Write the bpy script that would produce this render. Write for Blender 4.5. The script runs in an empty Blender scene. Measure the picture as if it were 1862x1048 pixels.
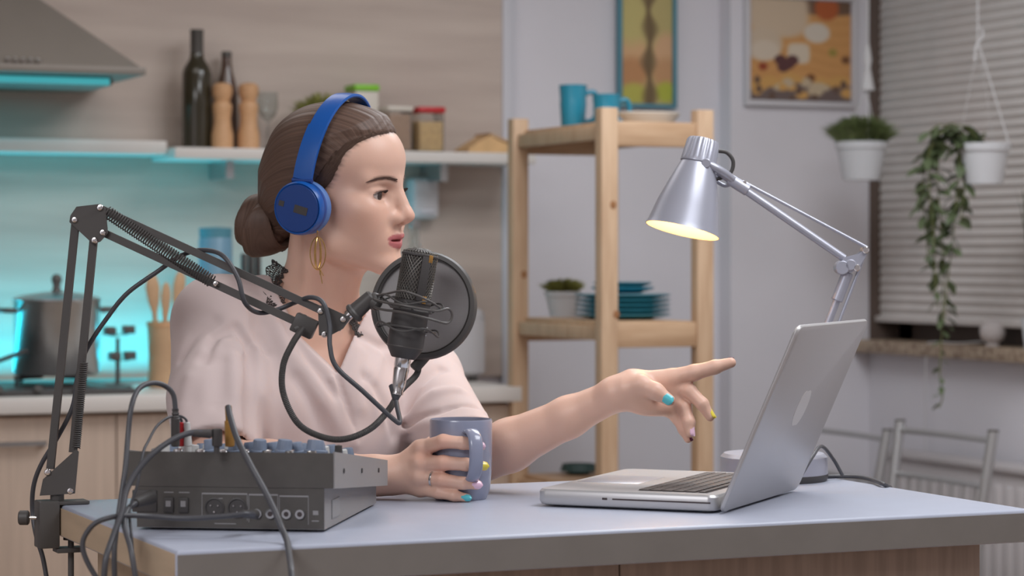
import bpy, bmesh, math, random
import numpy as np
from mathutils import Vector, Matrix
random.seed(7)
S = bpy.context.scene
COL = S.collection
PI = math.pi
def lin(r, g, b):
    f = lambda v: (v/255/12.92) if v/255 <= 0.04045 else ((v/255+0.055)/1.055)**2.4
    return (f(r), f(g), f(b))
# ---------------------------------------------------------------- camera
H = 1.224                       # eye height
YAW = math.radians(23.5)
FPX, HOR = 4500.0, 465.0        # focal length and horizon in pixels of a 1862 x 1048 frame
cam = bpy.data.cameras.new('camera'); camo = bpy.data.objects.new('camera', cam); COL.objects.link(camo)
camo.location = (0, 0, H); camo.rotation_euler = (PI/2, 0, -YAW)
cam.sensor_width = 36; cam.lens = FPX/1862*36; cam.shift_y = -(524-HOR)/1862
cam.dof.use_dof = True; cam.dof.focus_distance = 3.3; cam.dof.aperture_fstop = 5.6
S.camera = camo
# ---------------------------------------------------------------- light
w = bpy.data.worlds.new('world'); S.world = w; w.use_nodes = True
w.node_tree.nodes['Background'].inputs[0].default_value = (0.5, 0.55, 0.65, 1)
w.node_tree.nodes['Background'].inputs[1].default_value = 0.05
def area(name, loc, tgt, size, power, color, sizey=None, spread=None):
    l = bpy.data.lights.new(name, 'AREA'); l.energy = power; l.color = color
    l.size = size
    if sizey: l.shape = 'RECTANGLE'; l.size_y = sizey
    if spread: l.spread = spread
    o = bpy.data.objects.new(name, l); COL.objects.link(o); o.location = loc
    o.rotation_euler = (Vector(tgt)-Vector(loc)).to_track_quat('-Z', 'Y').to_euler()
    return o
area('ceiling_and_fill_glow', (2.1, 2.3, 2.52), (2.1, 2.3, 0), 1.1, 34, (0.94, 0.96, 1.0))
area('ceiling_and_fill_glow', (1.2, 4.7, 2.52), (1.2, 4.7, 0), 1.0, 7, (1.0, 0.94, 0.90))
area('ceiling_and_fill_glow', (2.5, 4.2, 2.52), (2.5, 4.2, 0), 1.1, 30, (0.93, 0.96, 1.0))
area('ceiling_and_fill_glow', (-0.9, 1.2, 2.52), (-0.9, 1.2, 0), 1.4, 54, (0.95, 0.96, 1.0))  # unseen fill light added left of the camera to brighten the front
S.view_settings.view_transform = 'Standard'; S.view_settings.look = 'None'
S.view_settings.exposure = 0.0; S.view_settings.gamma = 1.0; S.view_settings.use_curve_mapping = False
# ---------------------------------------------------------------- frames
SY, CY = math.sin(YAW), math.cos(YAW)
VIEW = Vector((SY, CY, 0)); RGT = Vector((CY, -SY, 0)); UP = Vector((0, 0, 1)); EYE = Vector((0, 0, H))
def C(x, y, d):                 # world point that lies at depth d on the sight line through x, y
    return EYE + VIEW*d + RGT*((x-931)*d/FPX) + UP*((HOR-y)*d/FPX)
def onZ(x, y, z): return C(x, y, (H-z)*FPX/(y-HOR))
def onY(x, y, Y): return C(x, y, Y/(CY-SY*(x-931)/FPX))
def onX(x, y, X): return C(x, y, X/(SY+CY*(x-931)/FPX))
# ---------------------------------------------------------------- objects and tags
def tag(o, label=None, cat=None, group=None, kind=None):
    if label: o['label'] = label
    if cat: o['category'] = cat
    if group: o['group'] = group
    if kind: o['kind'] = kind
    return o
def thing(name, label, cat, loc=(0, 0, 0), rotz=0.0, group=None):
    o = bpy.data.objects.new(name, None); COL.objects.link(o); o.empty_display_size = 0.05
    o.location = loc; o.rotation_euler = (0, 0, rotz)
    return tag(o, label, cat, group)
def copy_tree(o, parent=None):
    c = o.copy(); COL.objects.link(c); c.parent = parent
    for ch in o.children: copy_tree(ch, c)
    return c
class MB:
    """collects vertices and faces, links them as one mesh object"""
    def __init__(s, M=None): s.v = []; s.f = []; s.m = []; s.M = M or Matrix.Identity(4); s.mi = 0
    def add(s, vs, fs, M=None):
        T = s.M @ M if M else s.M
        n = len(s.v); s.v += [tuple(T @ Vector(p)) for p in vs]
        s.f += [tuple(i+n for i in f) for f in fs]; s.m += [s.mi]*len(fs); return s
    def box(s, lo, hi, bev=0.0, M=None, seg=2):
        lo, hi = Vector(lo), Vector(hi); c = (lo+hi)/2; d = hi-lo
        if bev <= 0:
            vs = [(lo[0] if i & 1 == 0 else hi[0], lo[1] if i & 2 == 0 else hi[1], lo[2] if i & 4 == 0 else hi[2]) for i in range(8)]
            return s.add(vs, [(0, 2, 3, 1), (4, 5, 7, 6), (0, 1, 5, 4), (2, 6, 7, 3), (0, 4, 6, 2), (1, 3, 7, 5)], M)
        bm = bmesh.new(); bmesh.ops.create_cube(bm, size=1)
        for v in bm.verts: v.co = Vector((v.co.x*d.x, v.co.y*d.y, v.co.z*d.z))+c
        bmesh.ops.bevel(bm, geom=bm.edges[:]+bm.verts[:], offset=min(bev, min(d)*0.49), segments=seg, affect='EDGES', profile=0.5)
        bm.verts.index_update()
        s.add([v.co[:] for v in bm.verts], [[v.index for v in f.verts] for f in bm.faces], M); bm.free(); return s
    def lathe(s, prof, n=32, M=None, close=False, ang=None):
        """profile of (radius, z) turned about z"""
        vs, fs = [], []; k = len(prof)
        for r, z in prof:
            for i in range(n):
                a = 2*PI*i/n; vs.append((r*math.cos(a), r*math.sin(a), z))
        for j in range(k-1 if not close else k):
            j2 = (j+1) % k
            for i in range(n): fs.append((j*n+i, j*n+(i+1) % n, j2*n+(i+1) % n, j2*n+i))
        if not close:
            if prof[0][0] > 1e-6: fs.append(tuple(range(n-1, -1, -1)))
            if prof[-1][0] > 1e-6: fs.append(tuple((k-1)*n+i for i in range(n)))
        return s.add(vs, fs, M)
    def cyl(s, a, b, r, r2=None, n=20, bev=0.0):
        a, b = Vector(a), Vector(b); L = (b-a).length; r2 = r if r2 is None else r2
        M = Matrix.Translation(a) @ (b-a).to_track_quat('Z', 'Y').to_matrix().to_4x4()
        if bev: return s.lathe([(max(r-bev, 0), 0), (r, bev), (r2, L-bev), (max(r2-bev, 0), L)], n, M)
        return s.lathe([(r, 0), (r2, L)], n, M)
    def ball(s, c, r, n=20, m=12, sc=(1, 1, 1), M=None):
        prof = [(r*math.sin(PI*j/m), -r*math.cos(PI*j/m)) for j in range(m+1)]
        T = Matrix.Translation(c) @ Matrix.Diagonal((*sc, 1))
        return s.lathe(prof, n, (M @ T) if M else T)
    def tube(s, pts, r, n=10, closed=False, cap=True, ry=None):
        pts = [Vector(p) for p in pts]; k = len(pts); vs, fs = [], []
        rr = r if hasattr(r, '__len__') else [r]*k
        up = None
        for i, p in enumerate(pts):
            if closed: t = pts[(i+1) % k]-pts[i-1]
            else: t = pts[min(i+1, k-1)]-pts[max(i-1, 0)]
            t.normalize()
            if up is None:
                up = Vector((0, 0, 1)) if abs(t.z) < 0.9 else Vector((1, 0, 0))
            up = (up-t*up.dot(t)).normalized(); sd = t.cross(up)
            for j in range(n):
                a = 2*PI*j/n; vs.append(p+(up*math.cos(a)*(ry or 1)+sd*math.sin(a))*rr[i])
        for i in range(k if closed else k-1):
            i2 = (i+1) % k
            for j in range(n): fs.append((i*n+j, i*n+(j+1) % n, i2*n+(j+1) % n, i2*n+j))
        if not closed and cap: fs.append(tuple(range(n-1, -1, -1))); fs.append(tuple((k-1)*n+j for j in range(n)))
        return s.add(vs, fs)
    def prism(s, poly, z0, z1, M=None):
        n = len(poly); vs = [(x, y, z0) for x, y in poly]+[(x, y, z1) for x, y in poly]
        fs = [tuple(range(n-1, -1, -1)), tuple(range(n, 2*n))]+[(i, (i+1) % n, n+(i+1) % n, n+i) for i in range(n)]
        return s.add(vs, fs, M)
    def build(s, name, mat, parent=None, smooth=True, angle=40, loc=None):
        me = bpy.data.meshes.new(name); me.from_pydata(s.v, [], s.f)
        mats = mat if isinstance(mat, (list, tuple)) else [mat]
        for m in mats: me.materials.append(m)
        if len(mats) > 1: me.polygons.foreach_set('material_index', s.m)
        bm = bmesh.new(); bm.from_mesh(me); bmesh.ops.recalc_face_normals(bm, faces=bm.faces[:]); bm.to_mesh(me); bm.free()
        if smooth:
            me.polygons.foreach_set('use_smooth', [True]*len(me.polygons)); me.set_sharp_from_angle(angle=math.radians(angle))
        me.update()
        o = bpy.data.objects.new(name, me); COL.objects.link(o); o.parent = parent
        if loc is not None: o.location = loc
        return o
def spline(pts, n=8, closed=False):
    """Catmull-Rom through the points"""
    P = [Vector(p) for p in pts]; out = []; k = len(P)
    for i in range(k if closed else k-1):
        if closed: a, b, c, d = P[i-1], P[i], P[(i+1) % k], P[(i+2) % k]
        else: a, b, c, d = P[max(i-1, 0)], P[i], P[i+1], P[min(i+2, k-1)]
        for j in range(n):
            t = j/n
            out.append(0.5*((2*b)+(c-a)*t+(2*a-5*b+4*c-d)*t*t+(3*b-a-3*c+d)*t**3))
    if not closed: out.append(P[-1])
    return out
def struct(name, mb, mat, parent=None, **k):
    o = mb.build(name, mat, parent, **k)
    if parent is None: o['kind'] = 'structure'
    return o
# ---------------------------------------------------------------- materials
def mat(name, col, rough=0.5, metal=0.0, var=0.0, vscale=20.0, bump=0.0, bscale=200.0, stretch=None, coat=0.0, emit=None, estr=0.0, col2=None, trans=0.0, ior=1.45, sss=0.0, alpha=1.0, sheen=0.0, detail=3.0, spec=0.5):
    m = bpy.data.materials.new(name); m.use_nodes = True; nt = m.node_tree; b = nt.nodes['Principled BSDF']
    c = lin(*col); b.inputs['Base Color'].default_value = (*c, 1)
    b.inputs['Roughness'].default_value = rough; b.inputs['Metallic'].default_value = metal
    b.inputs['Coat Weight'].default_value = coat; b.inputs['Coat Roughness'].default_value = 0.15
    b.inputs['Transmission Weight'].default_value = trans; b.inputs['IOR'].default_value = ior
    b.inputs['Alpha'].default_value = alpha; b.inputs['Sheen Weight'].default_value = sheen
    b.inputs['Specular IOR Level'].default_value = spec
    if sss: b.inputs['Subsurface Weight'].default_value = sss; b.inputs['Subsurface Radius'].default_value = (1, 0.35, 0.2); b.inputs['Subsurface Scale'].default_value = 0.006
    if emit: b.inputs['Emission Color'].default_value = (*lin(*emit), 1); b.inputs['Emission Strength'].default_value = estr
    if var or col2 or bump:
        tc = nt.nodes.new('ShaderNodeTexCoord'); mp = nt.nodes.new('ShaderNodeMapping')
        nt.links.new(tc.outputs['Object'], mp.inputs[0])
        if stretch: mp.inputs['Scale'].default_value = stretch
    if var or col2:
        n = nt.nodes.new('ShaderNodeTexNoise'); n.inputs['Scale'].default_value = vscale; n.inputs['Detail'].default_value = detail
        nt.links.new(mp.outputs[0], n.inputs['Vector'])
        r = nt.nodes.new('ShaderNodeValToRGB')
        c2 = lin(*col2) if col2 else tuple(v*(1-var) for v in c)
        c1 = c if col2 else tuple(min(1, v*(1+var)) for v in c)
        r.color_ramp.elements[0].position = 0.35; r.color_ramp.elements[1].position = 0.65
        r.color_ramp.elements[0].color = (*c2, 1); r.color_ramp.elements[1].color = (*c1, 1)
        nt.links.new(n.outputs['Fac'], r.inputs[0]); nt.links.new(r.outputs[0], b.inputs['Base Color'])
    if bump:
        n2 = nt.nodes.new('ShaderNodeTexNoise'); n2.inputs['Scale'].default_value = bscale; n2.inputs['Detail'].default_value = 2
        nt.links.new(mp.outputs[0], n2.inputs['Vector'])
        bp = nt.nodes.new('ShaderNodeBump'); bp.inputs['Strength'].default_value = bump; bp.inputs['Distance'].default_value = 0.002
        nt.links.new(n2.outputs['Fac'], bp.inputs['Height']); nt.links.new(bp.outputs[0], b.inputs['Normal'])
    return m
def attr_mat(name, rough, attr='Col', sss=0.0, bump=0.0, bscale=300, spec=0.5, sheen=0.0):
    """base colour read from a mesh colour attribute (printed pictures, skin with lips, ...)"""
    m = mat(name, (200, 200, 200), rough, sss=sss, bump=bump, bscale=bscale, spec=spec, sheen=sheen); nt = m.node_tree
    a = nt.nodes.new('ShaderNodeAttribute'); a.attribute_name = attr
    nt.links.new(a.outputs['Color'], nt.nodes['Principled BSDF'].inputs['Base Color']); return m
M_ = {}
def defmats():
    d = M_
    d['wall'] = mat('painted_wall', (220, 217, 222), 0.85, var=0.02, vscale=3, bump=0.05, bscale=150)
    d['ceil'] = mat('ceiling_paint', (215, 213, 212), 0.9)
    d['floor'] = mat('floor_laminate', (150, 130, 112), 0.5, var=0.15, vscale=8, stretch=(1, 12, 1))
    d['panel'] = mat('kitchen_wall_laminate', (204, 188, 176), 0.5, col2=(186, 169, 158), vscale=2.6, stretch=(0.55, 1, 5.5), detail=7)
    d['trim'] = mat('white_trim', (205, 204, 210), 0.5)
    d['white'] = mat('white_laminate', (176, 181, 196), 0.32, var=0.015, vscale=30)
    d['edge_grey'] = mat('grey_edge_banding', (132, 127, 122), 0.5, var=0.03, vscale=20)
    d['edge_tan'] = mat('tan_edge_banding', (186, 164, 138), 0.6, var=0.06, vscale=6, stretch=(1, 1, 8))
    d['brown'] = mat('brown_wood_front', (172, 150, 134), 0.55, var=0.10, vscale=10, stretch=(9, 9, 0.6))
    d['cab'] = mat('beige_oak_front', (186, 165, 148), 0.55, var=0.06, vscale=8, stretch=(9, 9, 0.5))
    d['counter'] = mat('white_counter', (214, 208, 202), 0.4)
    d['pine'] = mat('pine_wood', (198, 168, 138), 0.55, col2=(182, 150, 120), vscale=7, stretch=(7, 7, 0.8))
    d['pine_h'] = mat('pine_board', (196, 164, 132), 0.55, col2=(180, 146, 114), vscale=7, stretch=(0.8, 7, 7))
    d['knot'] = mat('pine_knot', (150, 104, 66), 0.6)
    d['teal'] = mat('teal_ceramic', (44, 134, 158), 0.25, coat=0.3)
    d['teal_d'] = mat('teal_plate_glaze', (52, 124, 142), 0.3, coat=0.2)
    d['whitepl'] = mat('white_plastic_pot', (206, 207, 210), 0.4)
    d['soil'] = mat('potting_soil', (70, 56, 46), 0.95, var=0.3, vscale=120)
    d['leaf'] = mat('green_leaf', (104, 116, 72), 0.5, var=0.25, vscale=25)
    d['leaf2'] = mat('vine_leaf', (86, 98, 68), 0.42, var=0.2, vscale=30)
    d['grass'] = mat('herb_leaf', (140, 140, 74), 0.6, var=0.25, vscale=30)
    d['stem'] = mat('green_stem', (104, 108, 62), 0.6)
    d['blind'] = mat('pleated_blind_fabric', (208, 202, 198), 0.9, var=0.03, vscale=12)
    d['winframe'] = mat('dark_window_frame', (100, 86, 78), 0.6)
    d['night'] = mat('night_glass', (40, 38, 40), 0.1)
    d['granite'] = mat('granite_sill', (188, 168, 144), 0.5, col2=(128, 106, 88), vscale=70)
    d['steel'] = mat('brushed_steel', (188, 188, 188), 0.28, metal=0.9, var=0.04, vscale=30)
    d['chairmetal'] = mat('brushed_chair_tube', (186, 186, 186), 0.34, metal=0.75)
    d['hood'] = mat('hood_grey_metal', (128, 120, 112), 0.5, metal=0.2, var=0.03, vscale=6)
    d['darksteel'] = mat('dark_rim', (88, 84, 81), 0.4)
    d['black'] = mat('black_painted_metal', (82, 79, 77), 0.45, spec=0.4)
    d['blackpl'] = mat('black_plastic', (74, 71, 70), 0.5, spec=0.4)
    d['rubber'] = mat('black_cable_rubber', (76, 76, 80), 0.42)
    d['chrome'] = mat('polished_chrome', (226, 224, 222), 0.16, metal=1.0)
    d['gold'] = mat('gold_metal', (226, 186, 118), 0.25, metal=0.9)
    d['goldpl'] = mat('gold_plug_sleeve', (176, 132, 70), 0.4, metal=0.4)
    d['mixdark'] = mat('mixer_black_paint', (84, 80, 76), 0.55, var=0.05, vscale=50)
    d['mixgrey'] = mat('mixer_side_grey', (150, 147, 146), 0.5, metal=0.1)
    d['knobblue'] = mat('mixer_knob_rubber', (120, 132, 152), 0.55)
    d['knobwhite'] = mat('mixer_knob_white', (206, 206, 204), 0.5)
    d['print'] = mat('pale_print_ink', (150, 148, 148), 0.6)
    d['red'] = mat('red_plastic', (190, 44, 48), 0.4)
    d['mug'] = mat('lavender_grey_glaze', (142, 146, 166), 0.22, coat=0.5)
    d['alu'] = mat('laptop_aluminium', (190, 188, 188), 0.38, metal=0.5)
    d['aluedge'] = mat('laptop_edge_aluminium', (214, 214, 222), 0.3, metal=0.8)
    d['keys'] = mat('laptop_key_black', (92, 84, 80), 0.5)
    d['slot'] = mat('dark_slot', (72, 62, 62), 0.7)
    d['screen'] = mat('laptop_screen_glass', (40, 42, 46), 0.08)
    d['logo'] = mat('lid_emblem', (214, 210, 206), 0.3)
    d['silver'] = mat('silver_lamp_paint', (176, 178, 190), 0.36, metal=0.4)
    d['lampin'] = mat('lamp_inner_white', (255, 224, 172), 0.6)
    d['bulb'] = mat('lamp_bulb', (255, 220, 150), 0.4, emit=(255, 190, 96), estr=2.0)
    d['hp_blue'] = mat('headphone_blue', (20, 88, 170), 0.34, coat=0.15)
    d['hp_dark'] = mat('headphone_dark_blue', (28, 66, 136), 0.4)
    d['hp_pad'] = mat('headphone_pad', (92, 128, 188), 0.6, bump=0.2)
    d['led'] = mat('cyan_light_strip', (90, 130, 134), 0.4, emit=(60, 170, 178), estr=0.8)
    d['wood'] = mat('turned_wood', (206, 160, 118), 0.5, var=0.08, vscale=14, stretch=(3, 3, 14))
    d['utwood'] = mat('utensil_wood', (194, 158, 122), 0.6, var=0.08, vscale=14)
    d['bottle'] = mat('dark_green_bottle_glass', (56, 50, 36), 0.12, coat=0.4)
    d['bottle2'] = mat('dark_brown_bottle_glass', (84, 60, 48), 0.14, coat=0.4)
    d['foil'] = mat('bottle_foil', (84, 80, 76), 0.35, metal=0.3)
    d['glass'] = mat('clear_glass', (235, 240, 240), 0.03, trans=1.0, ior=1.3)
    d['clearpl'] = mat('clear_container', (225, 218, 210), 0.1, trans=0.85, ior=1.15)
    d['pasta'] = mat('yellow_pasta', (222, 188, 118), 0.7, var=0.1, vscale=80)
    d['flakes'] = mat('brown_grain', (178, 142, 114), 0.8, var=0.1, vscale=90)
    d['lime'] = mat('lime_lid', (132, 196, 54), 0.4)
    d['cream'] = mat('cream_plastic', (212, 204, 192), 0.45)
    d['appl'] = mat('white_appliance', (206, 204, 206), 0.35)
    d['bluebox'] = mat('blue_glass_jar', (118, 156, 178), 0.3)
    d['tan'] = mat('tan_wood_tray', (212, 172, 122), 0.6, var=0.1, vscale=20)
    d['darkgreen'] = mat('dark_green_bowl', (52, 76, 74), 0.5)
    d['framewhite'] = mat('white_picture_frame', (206, 203, 206), 0.45)
    d['tealframe'] = mat('teal_picture_frame', (84, 140, 156), 0.5)
    d['pict'] = attr_mat('picture_print', 0.5)
    d['skin'] = attr_mat('skin', 0.41, sss=0.10, bump=0.04, bscale=420, spec=0.45)
    d['eyewhite'] = attr_mat('eye_surface', 0.08)
    d['brow'] = mat('brow_hair', (92, 66, 56), 0.7)
    d['lash'] = mat('lash_hair', (62, 50, 46), 0.7)
    d['blouse'] = mat('beige_pink_blouse', (212, 193, 189), 0.8, sheen=0.25, bump=0.05, bscale=900, var=0.015, vscale=15)
    d['lace'] = mat('black_lace', (70, 64, 62), 0.7)
    d['jeans'] = mat('dark_trousers', (62, 62, 74), 0.85, bump=0.1, bscale=700)
    d['shoe'] = mat('shoe_leather', (70, 62, 58), 0.5)
    for k, c_ in dict(teal=(92, 196, 206), yellow=(236, 216, 84), pink=(236, 196, 216), plum=(112, 52, 74)).items():
        d['nail_'+k] = mat('nail_polish_'+k, c_, 0.2, coat=0.4)
    d['mesh'] = mat('black_mesh_cloth', (190, 186, 185), 0.85)
    d['grille'] = mat('mic_grille', (112, 108, 102), 0.4, metal=0.4)
    d['radiator'] = mat('radiator_enamel', (196, 190, 190), 0.5)
    d['string'] = mat('white_cord', (200, 198, 198), 0.7)
    d['lampball'] = mat('white_cotton_ball', (206, 198, 196), 0.9, bump=0.4, bscale=120)
defmats()
M = M_
# ================================================================ the room
WY, WX = 6.15, 3.756             # far wall and window wall
xp = onY(908, 300, WY).x        # where the wood panelling stops
b = MB(); b.box((-2.2, -1.6, -0.1), (WX+0.3, WY+0.2, 0)); struct('floor', b, M['floor'])
b = MB(); b.box((-2.2, -1.6, 2.65), (WX+0.3, WY+0.2, 2.75)); struct('ceiling', b, M['ceil'])
b = MB(); b.box((-2.2, WY, 0), (WX+0.3, WY+0.2, 2.65)); struct('wall_back', b, M['wall'])
b = MB(); b.box((-2.2, -1.6, 0), (-2.0, WY, 2.65)); struct('wall_left', b, M['wall'])
b = MB(); b.box((-2.0, -1.6, 0), (WX, -1.5, 2.65)); struct('wall_front', b, M['wall'])
xr = onY(1307, 300, WY).x
b = MB(); b.box((xr, WY-0.07, 0), (WX, WY, 2.65)); struct('wall_back_right', b, M['wall'])
b = MB(); b.box((-2.0, WY-0.018, 0.9), (xp, WY, 2.65)); struct('wall_panelling', b, M['panel'])
b = MB(); b.box((xp, WY-0.025, 0.0), (xp+0.035, WY, 2.65), 0.003); struct('trim_1', b, M['trim'])
# window wall with an opening
y1 = onX(1581, 500, WX).y; y0 = 3.3; zs, zt = 0.985, 2.35
b = MB()
b.box((WX, -1.5, 0), (WX+0.2, y0, 2.65)); b.box((WX, y1, 0), (WX+0.2, WY, 2.65))
b.box((WX, y0, 0), (WX+0.2, y1, zs-0.03)); b.box((WX, y0, zt), (WX+0.2, y1, 2.65))
struct('wall_right', b, M['wall'])
win = thing('window_1', None, None); win['kind'] = 'structure'
win.location = (WX+0.1, (y0+y1)/2, zs)
b = MB(); L = (y1-y0)/2; hh = zt-zs
b.box((0, -L, 0), (0.06, -L+0.07, hh)); b.box((0, L-0.07, 0), (0.06, L, hh)); b.box((0, -L, 0), (0.06, L, 0.08)); b.box((0, -L, hh-0.07), (0.06, L, hh)); b.box((0, -0.05, 0), (0.06, 0.05, hh))
b.build('window_frame', M['winframe'], win, smooth=False)
for s in (-1, 1):
    b = MB(); b.box((0.02, min(s*0.05, s*(L-0.07)), 0.08), (0.03, max(s*0.05, s*(L-0.07)), hh-0.07)); b.build('pane', M['night'], win, smooth=False)
b = MB(); b.box((WX-0.001, y1-0.001, zs), (WX+0.1, y1+0.0005, zt)); struct('trim_2', b, M['winframe'])
b = MB(); b.box((WX-0.06, y0-0.05, zs-0.035), (WX+0.1, y1+0.03, zs), 0.004); struct('trim_3', b, M['granite'])
# pleated blind
zb = onX(1700, 582, WX+0.02).z
b = MB(); n = 50; pz = (zt-zb)/n; vs = []; fs = []
yb = onX(1599, 500, WX+0.035).y
for i in range(2*n+1):
    x = WX+0.035 + (0.0045 if i % 2 else -0.0045); z = zb+i*pz/2
    vs += [(x, y0+0.02, z), (x, yb+(0.012 if i % 2 else -0.010), z)]
for i in range(2*n): fs.append((2*i, 2*i+1, 2*i+3, 2*i+2))
vs2 = [(p[0]+0.0015, p[1], p[2]) for p in vs]; k = len(vs)
fs2 = [tuple(j+k for j in f[::-1]) for f in fs]
side = [(2*i, 2*i+2, 2*i+2+k, 2*i+k) for i in range(2*n)]+[(2*i+1, 2*i+1+k, 2*i+3+k, 2*i+3) for i in range(2*n)]
b.add(vs+vs2, fs+fs2+side)
bl = thing('pleated_blind', 'pale grey pleated fabric blind covering the window', 'blind', (0, 0, 0))
b.build('pleated_fabric', M['blind'], bl, smooth=False)
b = MB(); b.box((WX+0.018, y0+0.02, zb-0.012), (WX+0.052, yb, zb+0.004), 0.003); b.build('bottom_rail', M['blind'], bl)
# radiator under the window
rad = thing('radiator', 'white ribbed panel radiator on the wall behind the metal chairs', 'radiator', (WX-0.11, (3.35+y1-0.25)/2, 0.12))
Lr = (y1-0.25-3.35)/2; hr = 0.56
b = MB(); b.box((0.0, -Lr, 0), (0.05, Lr, hr), 0.006)
nr = int(2*Lr/0.05)
for i in range(nr):
    y = -Lr+0.025+(i+0.5)*(2*Lr-0.05)/nr
    b.box((-0.008, y-0.016, 0.03), (0.002, y+0.016, hr-0.04), 0.006)
b.build('panel', M['radiator'], rad)
b = MB(); b.box((-0.012, -Lr-0.004, hr-0.005), (0.07, Lr+0.004, hr+0.012), 0.003); b.build('top_grille', M['radiator'], rad)
for s in (-0.6, 0.6):
    b = MB(); b.box((0.045, s*Lr-0.02, 0.1), (0.109, s*Lr+0.02, hr-0.1)); b.build('bracket', M['radiator'], rad)
# unseen ceiling fittings that carry the room light; the camera-side one is added fill
for i, (x, y, s_, lab) in enumerate(((2.1, 2.3, 1.2, 'large white ceiling light panel above the island table'), (1.2, 4.7, 1.1, 'white ceiling light panel in front of the kitchen hood'), (2.5, 4.2, 1.2, 'white ceiling light panel near the window'), (-0.9, 1.2, 1.5, 'very large unseen white panel added as fill light left of the camera'))):
    t = thing('ceiling_and_fill_light', lab, 'ceiling light', (x, y, 2.65), 0, 'ceiling light panels')
    b = MB(); h = s_/2
    for lo, hi in (((-h, -h, -0.1), (h, -h+0.04, 0)), ((-h, h-0.04, -0.1), (h, h, 0)), ((-h, -h+0.04, -0.1), (-h+0.04, h-0.04, 0)), ((h-0.04, -h+0.04, -0.1), (h, h-0.04, 0))): b.box(lo, hi)
    b.build('frame', M['trim'], t, smooth=False)
    b = MB(); b.box((-h+0.04, -h+0.04, -0.06), (h-0.04, h-0.04, -0.03)); b.build('diffuser', M['trim'], t, smooth=False)
# ================================================================ kitchen run
CF = 5.53                       # front edge of the counter
cx1 = onY(950, 720, CF).x
zc = 0.905
KL = 0.45                       # left end of the kitchen run
t = thing('kitchen_counter', 'white kitchen worktop running along the wood panelled wall', 'worktop', (0, CF+0.3, 0))
b = MB(); b.box((KL, -0.3, zc-0.038), (cx1, 0.32-0.018, zc), 0.004); b.build('worktop_slab', M['counter'], t)
e1 = onY(218, 850, CF).x; e2 = onY(800, 850, CF).x
edges = [KL, e1-0.45, e1, (e1+e2)/2, e2, cx1-0.02]
cabl = ['beige oak base cabinet at the left end of the counter, outside the picture', 'beige oak base cabinet behind the boom arm clamp at the left', 'beige oak base cabinet whose door starts right of the boom arm', 'beige oak base cabinet hidden behind her back', 'narrow beige oak base cabinet at the right end of the counter']
for i in range(len(edges)-1):
    x0, x1_ = edges[i], edges[i+1]
    if x1_-x0 < 0.05: continue
    c = thing('base_cabinet', cabl[i], 'cabinet', ((x0+x1_)/2, CF+0.32, 0), 0, 'base cabinets')
    w2 = (x1_-x0)/2
    b = MB(); b.box((-w2, -0.27, 0.1), (w2, 0.27, zc-0.04)); b.box((-w2, -0.22, 0), (w2, 0.25, 0.1)); b.build('body', M['cab'], c, smooth=False)
    b = MB(); b.box((-w2+0.0015, -0.29, 0.105), (w2-0.0015, -0.272, zc-0.045), 0.001); d_ = b.build('door', M['cab'], c)
    b = MB(); b.box((-0.06, -0.31, zc-0.11), (0.06, -0.302, zc-0.10)); b.box((-0.06, -0.303, zc-0.11), (-0.05, -0.289, zc-0.10)); b.box((0.05, -0.303, zc-0.11), (0.06, -0.289, zc-0.10)); b.build('handle', M['steel'], d_)
# wall shelf in two lengths
SF = WY-0.018-0.22              # shelf front
zl = onY(480, 270, SF).z
zlb = onY(480, 291, SF).z
xm = onY(318, 280, SF).x; xs1 = onY(975, 290, SF).x
t = thing('wall_shelf', 'long white wall shelf carrying the bottles, mills and food containers', 'shelf', (0, WY-0.018, zlb))
b = MB(); b.box((xm, -0.22, 0), (xs1, 0, zl-zlb), 0.003); b.build('board', M['counter'], t)
for px in (412, 800):
    x = onY(px, 300, SF+0.1).x
    b = MB(); b.box((x-0.01, -0.15, -0.045), (x+0.01, 0, 0)); b.build('bracket', M['steel'], t)
t = thing('wall_shelf', 'narrow pale shelf strip under the cooker hood at the left', 'shelf', (0, WY-0.018, zlb+0.012))
b = MB(); b.box((KL, -0.16, 0), (xm-0.003, 0, 0.034), 0.003); b.build('board', M['counter'], t)
# light strip along the splashback foot, glowing upward
t = thing('light_strip', 'cyan light strip along the foot of the splashback behind the cooking pot', 'light strip', ((KL+0.1+1.95)/2, WY-0.11, zc))
b = MB(); wl = (1.95-KL-0.1)/2; b.box((-wl, -0.012, 0.0), (wl, 0.012, 0.006)); b.build('channel', M['steel'], t)
b = MB(); b.box((-wl, -0.009, 0.006), (wl, 0.009, 0.013), 0.001); b.build('lit_strip', M['led'], t)
l = area('light_strip_glow', (0, 0, 0), (0, 0, 1), 2*wl, 7.0, lin(0, 195, 222), 0.02); l.parent = t; l.location = (0, 0, 0.018)
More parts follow.
